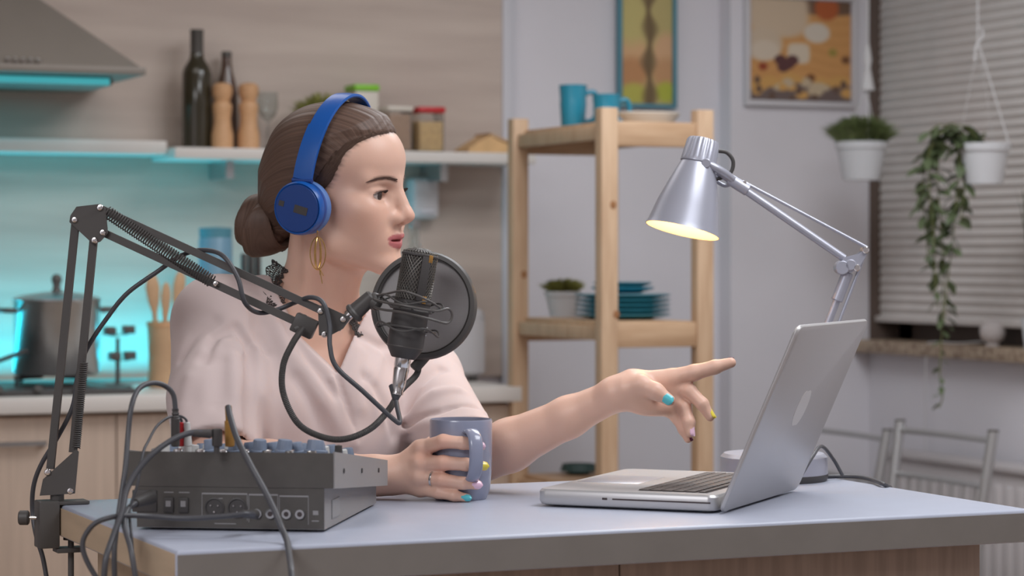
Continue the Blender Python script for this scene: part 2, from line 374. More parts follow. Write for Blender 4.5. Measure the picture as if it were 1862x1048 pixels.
# ---------------------------------------------------------------- cooker hood
hf = WY-0.018-0.45
zh = onY(150, 133, hf).z
xh = onY(266, 130, hf).x
hood = thing('cooker_hood', 'grey metal pyramid cooker hood on the panelled wall', 'cooker hood', (xh-0.45, WY-0.018, zh))
b = MB(); b.box((-0.45, -0.45, 0), (0.45, 0, 0.018), 0.002); b.build('rim', M['hood'], hood)
b = MB()
vs = [(-0.44, -0.44, 0.018), (0.44, -0.44, 0.018), (0.44, 0, 0.018), (-0.44, 0, 0.018), (-0.15, -0.27, 0.24), (0.155, -0.27, 0.24), (0.155, 0, 0.24), (-0.15, 0, 0.24)]
b.add(vs, [(0, 1, 5, 4), (1, 2, 6, 5), (2, 3, 7, 6), (3, 0, 4, 7), (4, 5, 6, 7), (3, 2, 1, 0)]); b.build('canopy', M['hood'], hood, smooth=False)
b = MB(); b.box((-0.15, -0.27, 0.24), (0.155, 0, 2.65-zh)); b.build('chimney', M['hood'], hood, smooth=False)
bx = onY(40, 122, hf).x-(xh-0.45)
for i in range(5):
    b = MB(); x = bx-0.03+i*0.0175
    b.cyl((x, -0.436, 0.028), (x, -0.445, 0.0255), 0.006, bev=0.001); b.build('button', M['steel'], hood)
xg0, xg1 = -0.40, onY(205, 140, hf+0.1).x-(xh-0.45)
b = MB(); b.box((xg0, -0.36, -0.022), (xg1, -0.06, -0.001), 0.008); b.build('lamp_housing', M['hood'], hood)
b = MB(); b.box((xg0+0.01, -0.362, -0.020), (xg1-0.01, -0.357, -0.004), 0.001); b.build('lit_panel', M['led'], hood)
l = area('hood_glow', (0, 0, 0), (0, 0, -1), xg1-xg0, 0.4, lin(30, 205, 225), 0.2); l.parent = hood; l.location = ((xg0+xg1)/2, -0.2, -0.03)
# ================================================================ island table
TZ = 0.9
TX0, TX1, TY0, TY1 = 0.744, 1.868, 2.632, 3.233
isl = thing('island_table', 'white topped kitchen island table with brown wooden body', 'table', ((TX0+TX1)/2, (TY0+TY1)/2, 0))
ox, oy = (TX0+TX1)/2, (TY0+TY1)/2
b = MB(); b.box((TX0-ox, TY0-oy, TZ-0.042), (TX1-ox, TY1-oy, TZ), 0.004, seg=3); b.build('tabletop', M['white'], isl)
b = MB(); b.box((TX0-ox-0.0012, TY0-oy+0.006, TZ-0.039), (TX0-ox+0.001, TY1-oy-0.006, TZ-0.004)); b.build('edge_band', M['edge_tan'], isl, smooth=False)
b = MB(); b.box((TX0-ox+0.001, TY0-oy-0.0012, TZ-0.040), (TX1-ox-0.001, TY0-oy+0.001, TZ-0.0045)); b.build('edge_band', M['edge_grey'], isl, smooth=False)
px0, px1 = TX0+0.06, onY(1783, 1000, TY0+0.04).x
pm = onY(1127, 1040, TY0+0.04).x
b = MB(); b.box((px0-ox, TY0+0.06-oy, 0.0), (px1-ox-0.002, TY1-0.10-oy, TZ-0.042)); b.build('carcass', M['brown'], isl, smooth=False)
for a0, a1 in ((px0, pm), (pm, px1)):
    b = MB(); b.box((a0-ox+0.001, TY0+0.04-oy, 0.03), (a1-ox-0.001, TY0+0.058-oy, TZ-0.046), 0.001); b.build('front_panel', M['brown'], isl)
b = MB(); b.box((px0-ox-0.018, TY0+0.03-oy, 0), (px0-ox, TY1-0.08-oy, TZ-0.042)); b.build('side_panel', M['edge_tan'], isl, smooth=False)
# ================================================================ pine rack by the white wall
zr = 0
def rack():
    pA = C(1103, 400, 5.6)                 # near left post
    x0, yA = pA.x, pA.y
    x1 = onY(1277, 400, yA).x
    yB = onX(942, 400, x0).y
    ztop = C(1103, 196, 5.6).z
    pw = 0.042; pd = 0.036
    t = thing('pine_rack', 'open pine wood shelving rack with ladder ends beside the counter', 'shelving rack', ((x0+x1)/2, (yA+yB)/2, 0))
    ox, oy = (x0+x1)/2, (yA+yB)/2
    def post(x, y, zt_):
        b = MB(); b.box((x-ox-pw/2, y-oy-pd/2, 0), (x-ox+pw/2, y-oy+pd/2, zt_), 0.003); return b.build('post', M['pine'], t)
    ps = [post(x0, yA, ztop), post(x1, yA, ztop), post(x0, yB, ztop), post(x1, yB, ztop)]
    for po, x, y, zz in ((ps[0], x0, yA, C(1110, 373, 5.6).z), (ps[2], x0, yB, C(945, 498, 6.3).z), (ps[0], x0+0.008, yA, C(1110, 572, 5.6).z)):
        b = MB(); b.ball((x-ox+0.008, y-oy-pd/2, zz), 0.008, sc=(1, 0.12, 1.2)); b.build('knot', M['knot'], po)
    zz = [C(1190, 247, 5.7).z, C(1190, 608, 5.7).z, 0.66, 0.15]
    hh = 0.028
    for i, z in enumerate(zz):
        for y in (yA, yB):
            b = MB(); b.box((x0-ox+pw/2, y-oy-0.011, z-hh), (x1-ox-pw/2, y-oy+0.011, z+hh), 0.002); b.build('rung', M['pine_h'], t)
        for x in (x0, x1):
            b = MB(); b.box((x-ox-0.009, yA-oy+pd/2, z-0.012), (x-ox+0.009, yB-oy-pd/2, z+0.020), 0.002); b.build('side_rail', M['pine'], t)
        b = MB(); b.box((x0-ox+0.01, yA-oy+0.013, z+0.012), (x1-ox-0.01, yB-oy-0.013, z+0.030), 0.002); b.build('shelf_board', M['pine_h'], t)
    return x0, x1, yA, yB, [z+0.030 for z in zz]
RX0, RX1, RYA, RYB, RZ = rack()
# ---------------------------------------------------------------- cups
def cup(name, lab, loc, r, h, m, hr, ang, group=None, wob=0.04):
    t = thing(name, lab, 'cup', loc, ang, group)
    b = MB(); th = 0.004
    prof = [(0, 0), (r*0.82, 0), (r*0.86, 0.003), (r*0.90, h*0.3), (r*0.97, h*0.6), (r*0.94, h*0.66), (r, h*0.92), (r*1.02, h), (r*0.96, h), (r-th, h*0.9), (r*0.86-th, 0.008), (0, 0.006)]
    b.lathe(prof, 36); b.build('body', m, t)
    b = MB(); b.tube(spline([(r*0.93, 0, h*0.82), (r+hr*0.7, 0, h*0.84), (r+hr, 0, h*0.55), (r+hr*0.6, 0, h*0.26), (r*0.86, 0, h*0.2)], 8), 0.006, 10); b.build('handle', m, t)
    return t
p = C(1042, 222, 5.85); z = RZ[0]
def ontop(px, y): q = onX(px, 200, 0) if False else None
yc = (RYA+RYB)/2
def rackpt(px, X):             # point above the rack at a given world X seen at column px
    return onX(px, 300, X)
q = rackpt(1042, RX0+0.13); cup('cup', 'tall teal ceramic cup on the left of the rack top', (q.x, q.y, z), 0.034, C(1042, 155, q.dot(VIEW)).z-z, M['teal'], 0.028, math.radians(-15))
q = rackpt(1103, RX0+0.17); cup('cup', 'short teal ceramic cup half hidden by the rack post', (q.x, q.y, z), 0.034, C(1103, 172, q.dot(VIEW)).z-z, M['teal'], 0.024, math.radians(-10))
# ---------------------------------------------------------------- pictures as printed sheets
def printed(name, w_, h_, nx, ny, fn, parent, loc=(0, 0, 0), rot=None):
    me = bpy.data.meshes.new(name); u = np.linspace(0, 1, nx+1); v = np.linspace(0, 1, ny+1)
    U, V = np.meshgrid(u, v); vs = np.stack([(U-0.5)*w_, np.zeros_like(U), (V-0.5)*h_], -1).reshape(-1, 3)
    fs = [(j*(nx+1)+i, j*(nx+1)+i+1, (j+1)*(nx+1)+i+1, (j+1)*(nx+1)+i) for j in range(ny) for i in range(nx)]
    me.from_pydata([tuple(p) for p in vs], [], fs)
    col = fn(U.ravel(), V.ravel())
    colL = np.where(col <= 0.04045, col/12.92, ((col+0.055)/1.055)**2.4)
    a = me.color_attributes.new('Col', 'FLOAT_COLOR', 'POINT')
    a.data.foreach_set('color', np.concatenate([colL, np.ones((len(colL), 1))], 1).astype(np.float32).ravel())
    me.materials.append(M['pict']); o = bpy.data.objects.new(name, me); COL.objects.link(o); o.parent = parent; o.location = loc
    return o
def blob(col, U, V, cx, cy, rx, ry, c, soft=0.25, pw=2.0):
    d = (np.abs((U-cx)/rx)**pw+np.abs((V-cy)/ry)**pw)**(1/pw)
    a = np.clip((1+soft/2-d)/soft, 0, 1)[:, None]
    return col*(1-a)+np.array(c)/255*a
def food(U, V):
    rs = np.random.RandomState(3)
    col = np.tile(np.array([204, 150, 92])/255., (len(U), 1))
    col += (np.sin(V*60+np.sin(U*9)*2)*0.012)[:, None]
    col = blob(col, U, V, 0.75, 0.98, 0.5, 0.12, (110, 84, 66)); col = blob(col, U, V, 0.76, 0.93, 0.12, 0.12, (176, 92, 50))
    col = blob(col, U, V, 0.28, 0.86, 0.30, 0.24, (206, 184, 158), pw=3); col = blob(col, U, V, 0.12, 0.55, 0.20, 0.16, (204, 184, 160))
    col = blob(col, U, V, 0.66, 0.68, 0.13, 0.10, (212, 200, 184)); col = blob(col, U, V, 0.15, 0.49, 0.14, 0.10, (212, 196, 176)); col = blob(col, U, V, 0.48, 0.47, 0.11, 0.10, (214, 198, 176), pw=4)
    for cx, cy in ((0.30, 0.40), (0.38, 0.36), (0.33, 0.33), (0.42, 0.40)): col = blob(col, U, V, cx, cy, 0.06, 0.05, (92, 58, 58))
    for cx, cy, c_ in ((0.13, 0.33, (150, 70, 44)), (0.95, 0.42, (120, 80, 50)), (0.82, 0.49, (160, 140, 70)), (0.60, 0.23, (120, 76, 44)), (0.88, 0.2, (110, 66, 50))): col = blob(col, U, V, cx, cy, 0.045, 0.04, c_)
    col = blob(col, U, V, 0.45, 0.02, 0.9, 0.17, (112, 96, 92), soft=0.12)
    for i in range(26):
        col = blob(col, U, V, rs.rand(), 0.04+rs.rand()*0.20, 0.04+rs.rand()*0.05, 0.03+0.03*rs.rand(), (206, 158, 92) if i % 3 else (196, 176, 146), 0.4)
    for i in range(8): col = blob(col, U, V, rs.rand(), rs.rand()*0.22, 0.03, 0.04, (104, 80, 66), 0.4)
    return np.clip(col, 0, 1)
def eggs(U, V):
    col = np.tile(np.array([188, 172, 116])/255., (len(U), 1))
    col = blob(col, U, V, 0.2, 0.45, 0.30, 0.18, (214, 172, 128), 0.5); col = blob(col, U, V, 0.9, 0.45, 0.28, 0.18, (212, 170, 130), 0.5)
    col = blob(col, U, V, 0.2, 0.27, 0.34, 0.14, (192, 140, 96), 0.6); col = blob(col, U, V, 0.9, 0.27, 0.3, 0.14, (196, 150, 108), 0.6)
    col = blob(col, U, V, 0.2, 0.75, 0.35, 0.22, (198, 184, 120), 0.6); col = blob(col, U, V, 0.25, 0.09, 0.25, 0.09, (186, 180, 86), 0.5); col = blob(col, U, V, 0.88, 0.11, 0.2, 0.09, (176, 180, 70), 0.5)
    w_ = 0.10+0.05*np.sin(V*21); d = np.abs(U-0.55-0.02*np.sin(V*13))/w_
    a = np.clip(1.4-d, 0, 1)[:, None]*0.85; return np.clip(col*(1-a)+np.array([104, 84, 60])/255*a, 0, 1)
def picture(name, lab, pl, pr, pb, Y, hgt, border, mat_, fn, th=0.02, tilt=0.0, mount=0.0):
    a = onY(pl, 300, Y); c_ = onY(pr, 300, Y); zb_ = onY((pl+pr)/2, pb, Y).z
    w_ = c_.x-a.x; t = thing(name, lab, 'picture', ((a.x+c_.x)/2, Y, zb_)); t.rotation_euler.x = -tilt
    b = MB(); bd = border
    for lo, hi in (((-w_/2, 0, 0), (w_/2, th, bd)), ((-w_/2, 0, hgt-bd), (w_/2, th, hgt)), ((-w_/2, 0, bd), (-w_/2+bd, th, hgt-bd)), ((w_/2-bd, 0, bd), (w_/2, th, hgt-bd))): b.box(lo, hi, 0.002)
    b.build('frame', mat_, t)
    b = MB(); b.box((-w_/2+bd, th*0.6, bd), (w_/2-bd, th, hgt-bd)); b.build('backing', M['framewhite'], t, smooth=False)
    printed('print', w_-2*bd-2*mount, hgt-2*bd-2*mount, 90, 120, fn, t, (0, th*0.55, hgt/2))
picture('framed_picture', 'white framed food picture with cheese and bread above the lamp', 1357, 1560, 194, WY-0.07-0.021, 0.318, 0.015, M['framewhite'], food, mount=0.002)
picture('framed_picture', 'tall teal framed picture standing on the rack behind the cups', 1126, 1232, 196, WY-0.035, 0.335, 0.011, M['tealframe'], eggs, tilt=0.0)
# ---------------------------------------------------------------- plants
def grass_mesh(n, r, h, spread, rs, wid=0.004, curl=0.5, base=0.0):
    b = MB()
    for i in range(n):
        a = rs.random()*2*PI; r0 = r*math.sqrt(rs.random()); hh = h*(0.6+0.4*rs.random())*(1-0.45*(r0/r)**2); sp = spread*(0.3+0.7*rs.random())*(r0/r+0.25)
        p0 = Vector((r0*math.cos(a), r0*math.sin(a), base)); dr = Vector((math.cos(a), math.sin(a), 0)); sd = Vector((-math.sin(a+rs.random()*2), math.cos(a+rs.random()*2), 0))
        pts = [p0, p0+dr*sp*0.3+UP*hh*0.5, p0+dr*sp*0.75+UP*hh*0.85, p0+dr*sp*1.1+UP*hh*(1-0.15*curl)]
        ws = [wid*0.5, wid, wid*0.8, wid*0.15]
        vs = []
        for q_, w_ in zip(pts, ws): vs += [q_-sd*w_, q_+sd*w_]
        b.add(vs, [(0, 1, 3, 2), (2, 3, 5, 4), (4, 5, 7, 6)])
    return b
def planter(lab, loc, rt, rb, hp, foliage, fm, group=None, name='potted_herb'):
    t = thing(name, lab, 'plant', loc, 0, group)
    b = MB(); b.lathe([(0, 0), (rb, 0), (rb*1.02, 0.004), (rt*0.97, hp*0.80), (rt*1.04, hp*0.82), (rt*1.06, hp*0.98), (rt*1.02, hp), (rt*0.95, hp), (rt*0.9, hp*0.85), (0, hp*0.85)], 32); b.build('pot', M['whitepl'], t)
    b = MB(); b.lathe([(rt*0.93, hp*0.86), (rt*0.5, hp*0.9), (0, hp*0.91)], 24); b.build('soil', M['soil'], t)
    o = foliage.build('foliage', fm, t, smooth=False); o.location = (0, 0, hp*0.9); o['kind'] = 'stuff'
    return t
rs = random.Random(5)
q = rackpt(1024, RX0+0.14); zz = RZ[1]; d = q.dot(VIEW)
planter('small bushy herb in a tapered white pot on the lower rack shelf', (q.x, q.y, zz), 33*d/FPX, 24*d/FPX, C(1024, 530, d).z-zz, grass_mesh(700, 0.034, 0.045, 0.032, rs, 0.0020), M['grass'])
d = 6.6; p = C(1566, 328, d)
pl1 = planter('bushy green herb in a white pot hanging left of the window', p, 46*d/FPX, 33*d/FPX, 70*d/FPX, grass_mesh(1500, 0.058, 0.095, 0.05, rs, 0.0020), M['leaf'], name='hanging_plant')
b = MB(); hk = C(1578, 40, d)-p
for a in (0.3, 2.4, 4.5): b.tube([(0.064*math.cos(a), 0.064*math.sin(a), 0.095), (hk.x*0.9, hk.y*0.9, 0.24)], 0.002, 6)
b.tube([(hk.x*0.9, hk.y*0.9, 0.24), (hk.x, hk.y, hk.z), (hk.x, hk.y, 2.65-p.z)], 0.003, 8); b.build('hanger_cord', M['string'], pl1)
b = MB(); b.lathe([(0.02, 0.24), (0.008, 0.30), (0.012, 0.32), (0.006, 0.36)], 10, Matrix.Translation((hk.x*0.95, hk.y*0.95, 0))); b.build('hanger_hook', M['string'], pl1)
# trailing vine
d = 6.15; p = C(1790, 335, d)
vine = thing('hanging_plant', 'long trailing leafy vine in a white pot hanging before the blind', 'plant', p)
rt, rb, hp = 46*d/FPX, 33*d/FPX, 74*d/FPX
b = MB(); b.lathe([(0, 0), (rb, 0), (rb*1.02, 0.004), (rt*0.94, hp*0.80), (rt*1.02, hp*0.82), (rt*1.05, hp*0.98), (rt*1.02, hp), (rt*0.95, hp), (rt*0.9, hp*0.85), (0, hp*0.85)], 32); b.build('pot', M['whitepl'], vine)
b = MB(); b.lathe([(rt*0.93, hp*0.86), (0, hp*0.91)], 24); b.build('soil', M['soil'], vine)
hk = C(1778, 75, d)-p
b = MB()
for a, rr_ in ((0.6, 0.0007), (2.7, 0.0007), (-0.9, 0.0020)): b.tube(spline([(rt*math.cos(a), rt*math.sin(a), hp*0.97), (rt*math.cos(a)*0.55+hk.x*0.4, rt*math.sin(a)*0.55+hk.y*0.4, hk.z*0.6), (hk.x, hk.y, hk.z)], 5), rr_, 6)
b.tube([hk, (hk.x, hk.y, 2.65-p.z)], 0.0022, 6); b.build('hanger_cord', M['string'], vine)
b = MB(); b.tube(spline([(hk.x, hk.y, hk.z+0.035), (hk.x+0.012, hk.y, hk.z+0.03), (hk.x+0.014, hk.y, hk.z+0.01), (hk.x-0.004, hk.y, hk.z-0.01), (hk.x-0.008, hk.y, hk.z-0.05)], 6), 0.003, 8); b.build('hanger_hook', M['string'], vine)
lv = MB()
lp = [(0, 0, 0), (0.25, 0.20, 0.05), (0.55, 0.24, 0.06), (0.85, 0.12, 0.02), (1, 0, -0.04), (0.85, -0.12, 0.02), (0.55, -0.24, 0.06), (0.25, -0.20, 0.05), (0.3, 0, 0.0), (0.65, 0, 0.01)]
lv.add(lp, [(0, 8, 1), (1, 8, 9, 2), (2, 9, 3), (3, 9, 4), (0, 7, 8), (7, 6, 9, 8), (6, 5, 9), (5, 4, 9)])
lo_ = lv.build('leaf', M['leaf2'], vine, smooth=False); leafme = lo_.data; bpy.data.objects.remove(lo_)
strands = [[(1770, 262), (1735, 240), (1712, 262), (1705, 330), (1712, 420), (1715, 520), (1712, 620), (1709, 680), (1714, 720), (1707, 742)],
           [(1760, 262), (1720, 236), (1690, 275), (1690, 340), (1697, 420), (1700, 500), (1706, 560)],
           [(1765, 262), (1740, 245), (1745, 300), (1738, 380), (1732, 440), (1722, 520), (1716, 590)],
           [(1770, 262), (1730, 225), (1700, 260), (1678, 330), (1682, 400), (1688, 470)],
           [(1775, 262), (1752, 250), (1752, 330), (1748, 400)],
           [(1780, 260), (1760, 232), (1738, 228)], [(1785, 262), (1790, 240)], [(1765, 262), (1715, 228), (1690, 240)]]
nl = 0
for si, st in enumerate(strands):
    off = (rs.random()-0.5)*0.05
    pts = spline([C(x, y, d-0.01+off*min(1, k/2))-p for k, (x, y) in enumerate(st)], 14)
    b = MB(); b.tube(pts, 0.0016, 6); b.build('stem', M['stem'], vine)
    acc = 0
    for k in range(1, len(pts)):
        acc += (pts[k]-pts[k-1]).length
        step = 0.011 if pts[k].z > -0.25 else 0.020
        if acc > step and nl < 290:
            acc = 0; nl += 1
            o = bpy.data.objects.new('leaf', leafme); COL.objects.link(o); o.parent = vine; o.location = pts[k]
            s_ = 0.044+0.016*rs.random(); 
            s_ *= 1.0 if pts[k].z > -0.15 else (0.8 if pts[k].z > -0.36 else 0.55)
            o.scale = (s_, s_, s_); o.rotation_euler = (rs.uniform(-0.6, 0.6), rs.uniform(0.2, 1.1), rs.uniform(0, 2*PI))
# slim succulent at the frame's right edge, standing on the sill
q = onX(1878, 380, WX-0.03); 
t = thing('potted_succulent', 'spiky green plant just entering at the right picture edge', 'plant', (WX-0.012, q.y, zs))
b = MB(); b.lathe([(0, 0), (0.035, 0), (0.045, 0.08), (0.04, 0.08), (0.036, 0.065), (0, 0.065)], 24); b.build('pot', M['whitepl'], t)
for k in range(9):
    a = k*2.4; b = MB(); L_ = 0.30+0.05*(k % 3)
    dr = Vector((math.cos(a), math.sin(a), 0)); sd = Vector((-math.sin(a), math.cos(a), 0))
    vs = []
    for u_, w_ in ((0, 0.009), (0.4, 0.012), (0.8, 0.007), (1, 0.0006)):
        c_ = dr*(0.008+0.05*u_*u_)+UP*(0.06+L_*u_); vs += [c_-sd*w_, c_+sd*w_, c_+dr*(-0.3*w_)]
    b.add(vs, [(0, 3, 5, 2), (2, 5, 4, 1), (1, 4, 3, 0), (3, 6, 8, 5), (5, 8, 7, 4), (4, 7, 6, 3), (6, 9, 11, 8), (8, 11, 10, 7), (7, 10, 9, 6)]); b.build('leaf', M['leaf2'], t, smooth=False)
# round cotton ball light on the sill with its cord
q = onX(1805, 620, WX+0.01); r = 0.034
t = thing('ball_lamp', 'small round white ball lamp on the granite window sill', 'lamp', (q.x, q.y, zs))
b = MB(); b.ball((0, 0, r+0.004), r, 28, 18); b.build('globe', M['lampball'], t)
b = MB(); b.lathe([(0.018, 0), (0.018, 0.006), (0.012, 0.009)], 20); b.build('foot', M['lampball'], t)
b = MB(); b.tube(spline([(-0.01, 0.02, 0.012), (-0.03, 0.12, 0.004), (-0.055, 0.20, 0.004), (-0.066, 0.215, -0.02), (-0.066, 0.22, -0.2), (-0.066, 0.22, -0.42)], 8), 0.0018, 6); b.build('cord', M['string'], t)
# ---------------------------------------------------------------- teal plates on the rack
q = rackpt(1132, RX0+0.15); zz = RZ[1]
d = q.dot(VIEW); y_ = zz
for i in range(7):
    r = 0.115 if i < 5 else 0.07+0.006*(6-i)
    hh = 0.0125
    t = thing('plate', ['teal plate at the bottom of the stack on the rack', 'second teal plate from the bottom of the rack stack', 'third teal plate from the bottom of the rack stack', 'fourth teal plate from the bottom of the rack stack', 'topmost large teal plate under the small saucers', 'lower of the two small teal saucers on the plates', 'upper small teal saucer crowning the plate stack'][i], 'plate', (q.x, q.y, y_), 0, 'teal plates stacked on the rack')
    b = MB(); b.lathe([(0, 0), (r*0.6, 0), (r*0.64, 0.003), (r*0.97, hh*0.8), (r, hh), (r*0.97, hh+0.002), (r*0.64, 0.007), (0, 0.005)], 44); b.build('dish', M['teal_d'] if i != 5 else M['teal'], t)
    b = MB(); b.lathe([(r*0.45, -0.001), (r*0.5, -0.001), (r*0.5, 0.002), (r*0.45, 0.002)], 32, close=True); b.build('foot_ring', M['teal_d'], t)
    y_ += 0.0115 if i != 4 else 0.0165
# pale dish under the cups on the rack top, dark bowl on the low shelf
q = rackpt(1180, RX0+0.2)
t = thing('serving_dish', 'pale oval serving dish on the rack top before the teal picture', 'dish', (q.x, q.y, RZ[0]))
b = MB(); b.lathe([(0, 0), (0.06, 0), (0.066, 0.004), (0.088, 0.03), (0.085, 0.032), (0.06, 0.009), (0, 0.008)], 40, Matrix.Diagonal((0.9, 0.6, 1, 1))); b.build('dish', M['cream'], t)
b = MB(); b.lathe([(0.045, -0.001), (0.052, -0.001), (0.052, 0.004), (0.045, 0.004)], 32, Matrix.Diagonal((0.9, 0.6, 1, 1)), close=True); b.build('foot_ring', M['cream'], t)
q = rackpt(1052, RX0+0.13)
t = thing('bowl', 'dark green bowl on the low rack shelf just above the tabletop', 'bowl', (q.x, q.y, RZ[2]))
b = MB(); b.lathe([(0, 0), (0.025, 0), (0.028, 0.005), (0.04, 0.025), (0.045, C(1052, 856, q.dot(VIEW)).z-RZ[2]), (0.042, C(1052, 857, q.dot(VIEW)).z-RZ[2]), (0.03, 0.02), (0, 0.008)], 32); b.build('dish', M['darkgreen'], t)
b = MB(); b.lathe([(0.018, -0.001), (0.024, -0.001), (0.024, 0.003), (0.018, 0.003)], 24, close=True); b.build('foot_ring', M['darkgreen'], t)
# ---------------------------------------------------------------- tubular metal chairs
def chair(xl, xr, yl, X, lab):
    a = onX(xl, yl, X+0.045); c_ = onX(xr, yl, X+0.045)        # a is the far post, c the near one
    w_ = a.y-c_.y; ztop = C(xl, yl, a.dot(VIEW)).z
    t = thing('metal_chair', lab, 'chair', (X, (a.y+c_.y)/2, 0), 0, 'metal chairs by the window wall')
    zt_ = ztop; lean = 0.045
    for s in (-1, 1):
        y = s*w_/2
        b = MB(); b.tube(spline([(0.02, y*0.93, 0), (0.0, y*0.95, 0.42), (lean*0.3, y*0.97, 0.6), (lean, y, zt_)], 8), 0.0135, 16); po = b.build('rear_post', M['chairmetal'], t)
        b = MB(); b.tube([(-0.36, y*0.92, 0), (-0.33, y*0.92, 0.44)], 0.0125, 14); b.build('front_leg', M['chairmetal'], t)
        b = MB(); b.tube([(0.0, y*0.95, 0.40), (-0.335, y*0.92, 0.42)], 0.010, 12); b.build('seat_rail', M['chairmetal'], t)
        b = MB(); b.cyl((lean, y, zt_-0.002), (lean, y, zt_+0.004), 0.0138, bev=0.002); b.build('cap', M['darksteel'], po)
    z1, z2 = zt_-0.022, zt_-0.13
    for z_, r_ in ((z1, 0.0075), (z2, 0.0075), (0.52, 0.007)):
        f = (z_-0.6)/(zt_-0.6); x = lean*0.3+f*lean*0.7
        b = MB(); b.tube([(x, -w_/2, z_), (x+0.012, -w_/4, z_), (x+0.015, 0, z_), (x+0.012, w_/4, z_), (x, w_/2, z_)], r_, 10); b.build('cross_bar', M['chairmetal'], t)
    for i in range(7):
        y = -w_/2*0.95+(i+1)*w_*0.95/8
        b = MB(); b.tube([(0.020, y*0.97, 0.52), (lean*0.55+0.012, y, z2)], 0.0032, 8); b.build('spindle', M['chairmetal'], t)
    b = MB(); b.box((-0.37, -w_*0.46, 0.43), (0.0, w_*0.46, 0.47), 0.015); b.build('seat', M['whitepl'], t)
    b = MB(); b.tube([(-0.345, -w_*0.46, 0.2), (-0.345, w_*0.46, 0.2)], 0.008, 10); b.build('stretcher', M['chairmetal'], t)
chair(1637, 1806, 766, 3.30, 'silver tubular metal chair nearest the right picture edge')
chair(1440, 1614, 762, 3.30, 'silver tubular metal chair half hidden behind the laptop lid')
# ================================================================ things on the kitchen shelf
SZ = zl                          # shelf top
def on_shelf(px, back=0.11): q = onY(px, 280, WY-0.018-back); return Vector((q.x, q.y, SZ)), q.dot(VIEW)
def zpx(px, py, d): return C(px, py, d).z
def turned(name, lab, cat, px, back, parts, group=None):
    """a turned thing on the shelf: parts = [(name, material, [(radius_px, y_px)...])]"""
    q, d = on_shelf(px, back); t = thing(name, lab, cat, q, 0, group); y_base = HOR-(SZ-H)*FPX/d
    for nm, m, prof in parts:
        b = MB(); b.lathe([(r*d/FPX, max((y_base-y)*d/FPX, 0)) for r, y in prof], 36); b.build(nm, m, t)
    return t
B = 275
turned('wine_bottle', 'tall dark green wine bottle at the left end of the shelf', 'bottle', 358, 0.10, [
    ('glass', M['bottle'], [(0, B), (25, B), (26.5, B-4), (27, 200), (27, 135), (24, 124), (14, 108), (11.5, 95), (11, 60), (0, 60)]),
    ('foil', M['foil'], [(12, 108), (12, 60), (12.5, 58), (12.5, 54), (0, 54)])])
turned('beer_bottle', 'brown bottle standing behind the wooden mills on the shelf', 'bottle', 412, 0.05, [
    ('glass', M['bottle2'], [(0, B), (20, B), (21, B-4), (21, 170), (17, 152), (11, 130), (9, 115), (8.5, 100), (0, 100)]),
    ('cap', M['foil'], [(9, 104), (9.5, 98), (9, 94), (0, 93)])])
for px, lab in ((404, 'left one of the two turned wooden pepper mills on the shelf'), (452, 'right one of the two turned wooden pepper mills on the shelf')):
    turned('pepper_mill', lab, 'pepper mill', px, 0.14, [
        ('body', M['wood'], [(0, B), (20, B), (20, 245), (16.5, 228), (15.5, 215), (17.5, 200), (18, 192), (14, 185), (0, 185)]),
        ('head', M['wood'], [(13, 185), (15, 180), (18.5, 170), (18.5, 158), (13, 152), (0, 150)])], 'wooden pepper mills')
turned('wine_glass', 'clear stemmed glass beside the right wooden pepper mill', 'glass', 487, 0.1, [
    ('bowl', M['glass'], [(3, 222), (13, 212), (19, 195), (18, 168), (17, 168), (18, 195), (12, 210), (0, 219)]),
    ('stem', M['glass'], [(0, B), (16, B), (16, B-2), (3, 266), (2.5, 222), (0, 221)])])
q, d = on_shelf(584, 0.12)
rs = random.Random(11)
planter('leafy yellow green herb in a white pot on the shelf behind her head', q, 0.040, 0.032, 0.075, grass_mesh(700, 0.04, 0.095, 0.045, rs, 0.0024), M['grass'])
def container(px, wpx, ytop, lidh, lidm, fillm, fillfrac, lab, back=0.12, dep=0.10, mat_=None):
    q, d = on_shelf(px, back); w_ = wpx*d/FPX/2/CY*0.92; h = zpx(px, ytop, d)-SZ; lh = lidh*d/FPX
    t = thing('food_container', lab, 'container', q)
    b = MB(); b.box((-w_, -dep/2, 0), (w_, dep/2, h-lh), 0.006); b.build('body', mat_ or M['clearpl'], t)
    b = MB(); b.box((-w_*1.05, -dep/2*1.05, h-lh), (w_*1.05, dep/2*1.05, h), 0.004); b.build('lid', lidm, t)
    if fillm:
        b = MB(); b.box((-w_+0.004, -dep/2+0.004, 0.004), (w_-0.004, dep/2-0.004, (h-lh)*fillfrac), 0.004); b.build('contents', fillm, t)
container(658, 46, 155, 12, M['lime'], None, 0, 'white food container with a lime green lid', 0.08, 0.08, M['cream'])
container(716, 48, 195, 9, M['cream'], M['flakes'], 0.93, 'clear food container of brown grain with a white lid')
container(773, 50, 196, 11, M['red'], M['pasta'], 0.78, 'clear food container of yellow pasta with a red lid')
# sloping wooden tray and crate end at the right of the shelf
q, d = on_shelf(882, 0.12)
t = thing('wooden_napkin_tray', 'tan wooden wedge shaped tray near the right end of the shelf', 'tray', q)
b = MB(); w_ = 48*d/FPX
b.prism([(-w_, 0), (w_, 0), (w_, 0.016), (w_*0.3, 0.034), (-w_*0.1, 0.047), (-w_*0.95, 0.012)], -0.05, 0.05, Matrix.Rotation(PI/2, 4, 'X')); b.build('body', M['tan'], t, smooth=False)
b = MB(); b.prism([(-w_*0.1, 0.0475), (w_*1.04, 0.018), (w_*1.04, 0.024), (-w_*0.1, 0.054)], -0.052, 0.052, Matrix.Rotation(PI/2, 4, 'X')); b.build('top_board', M['utwood'], t, smooth=False)
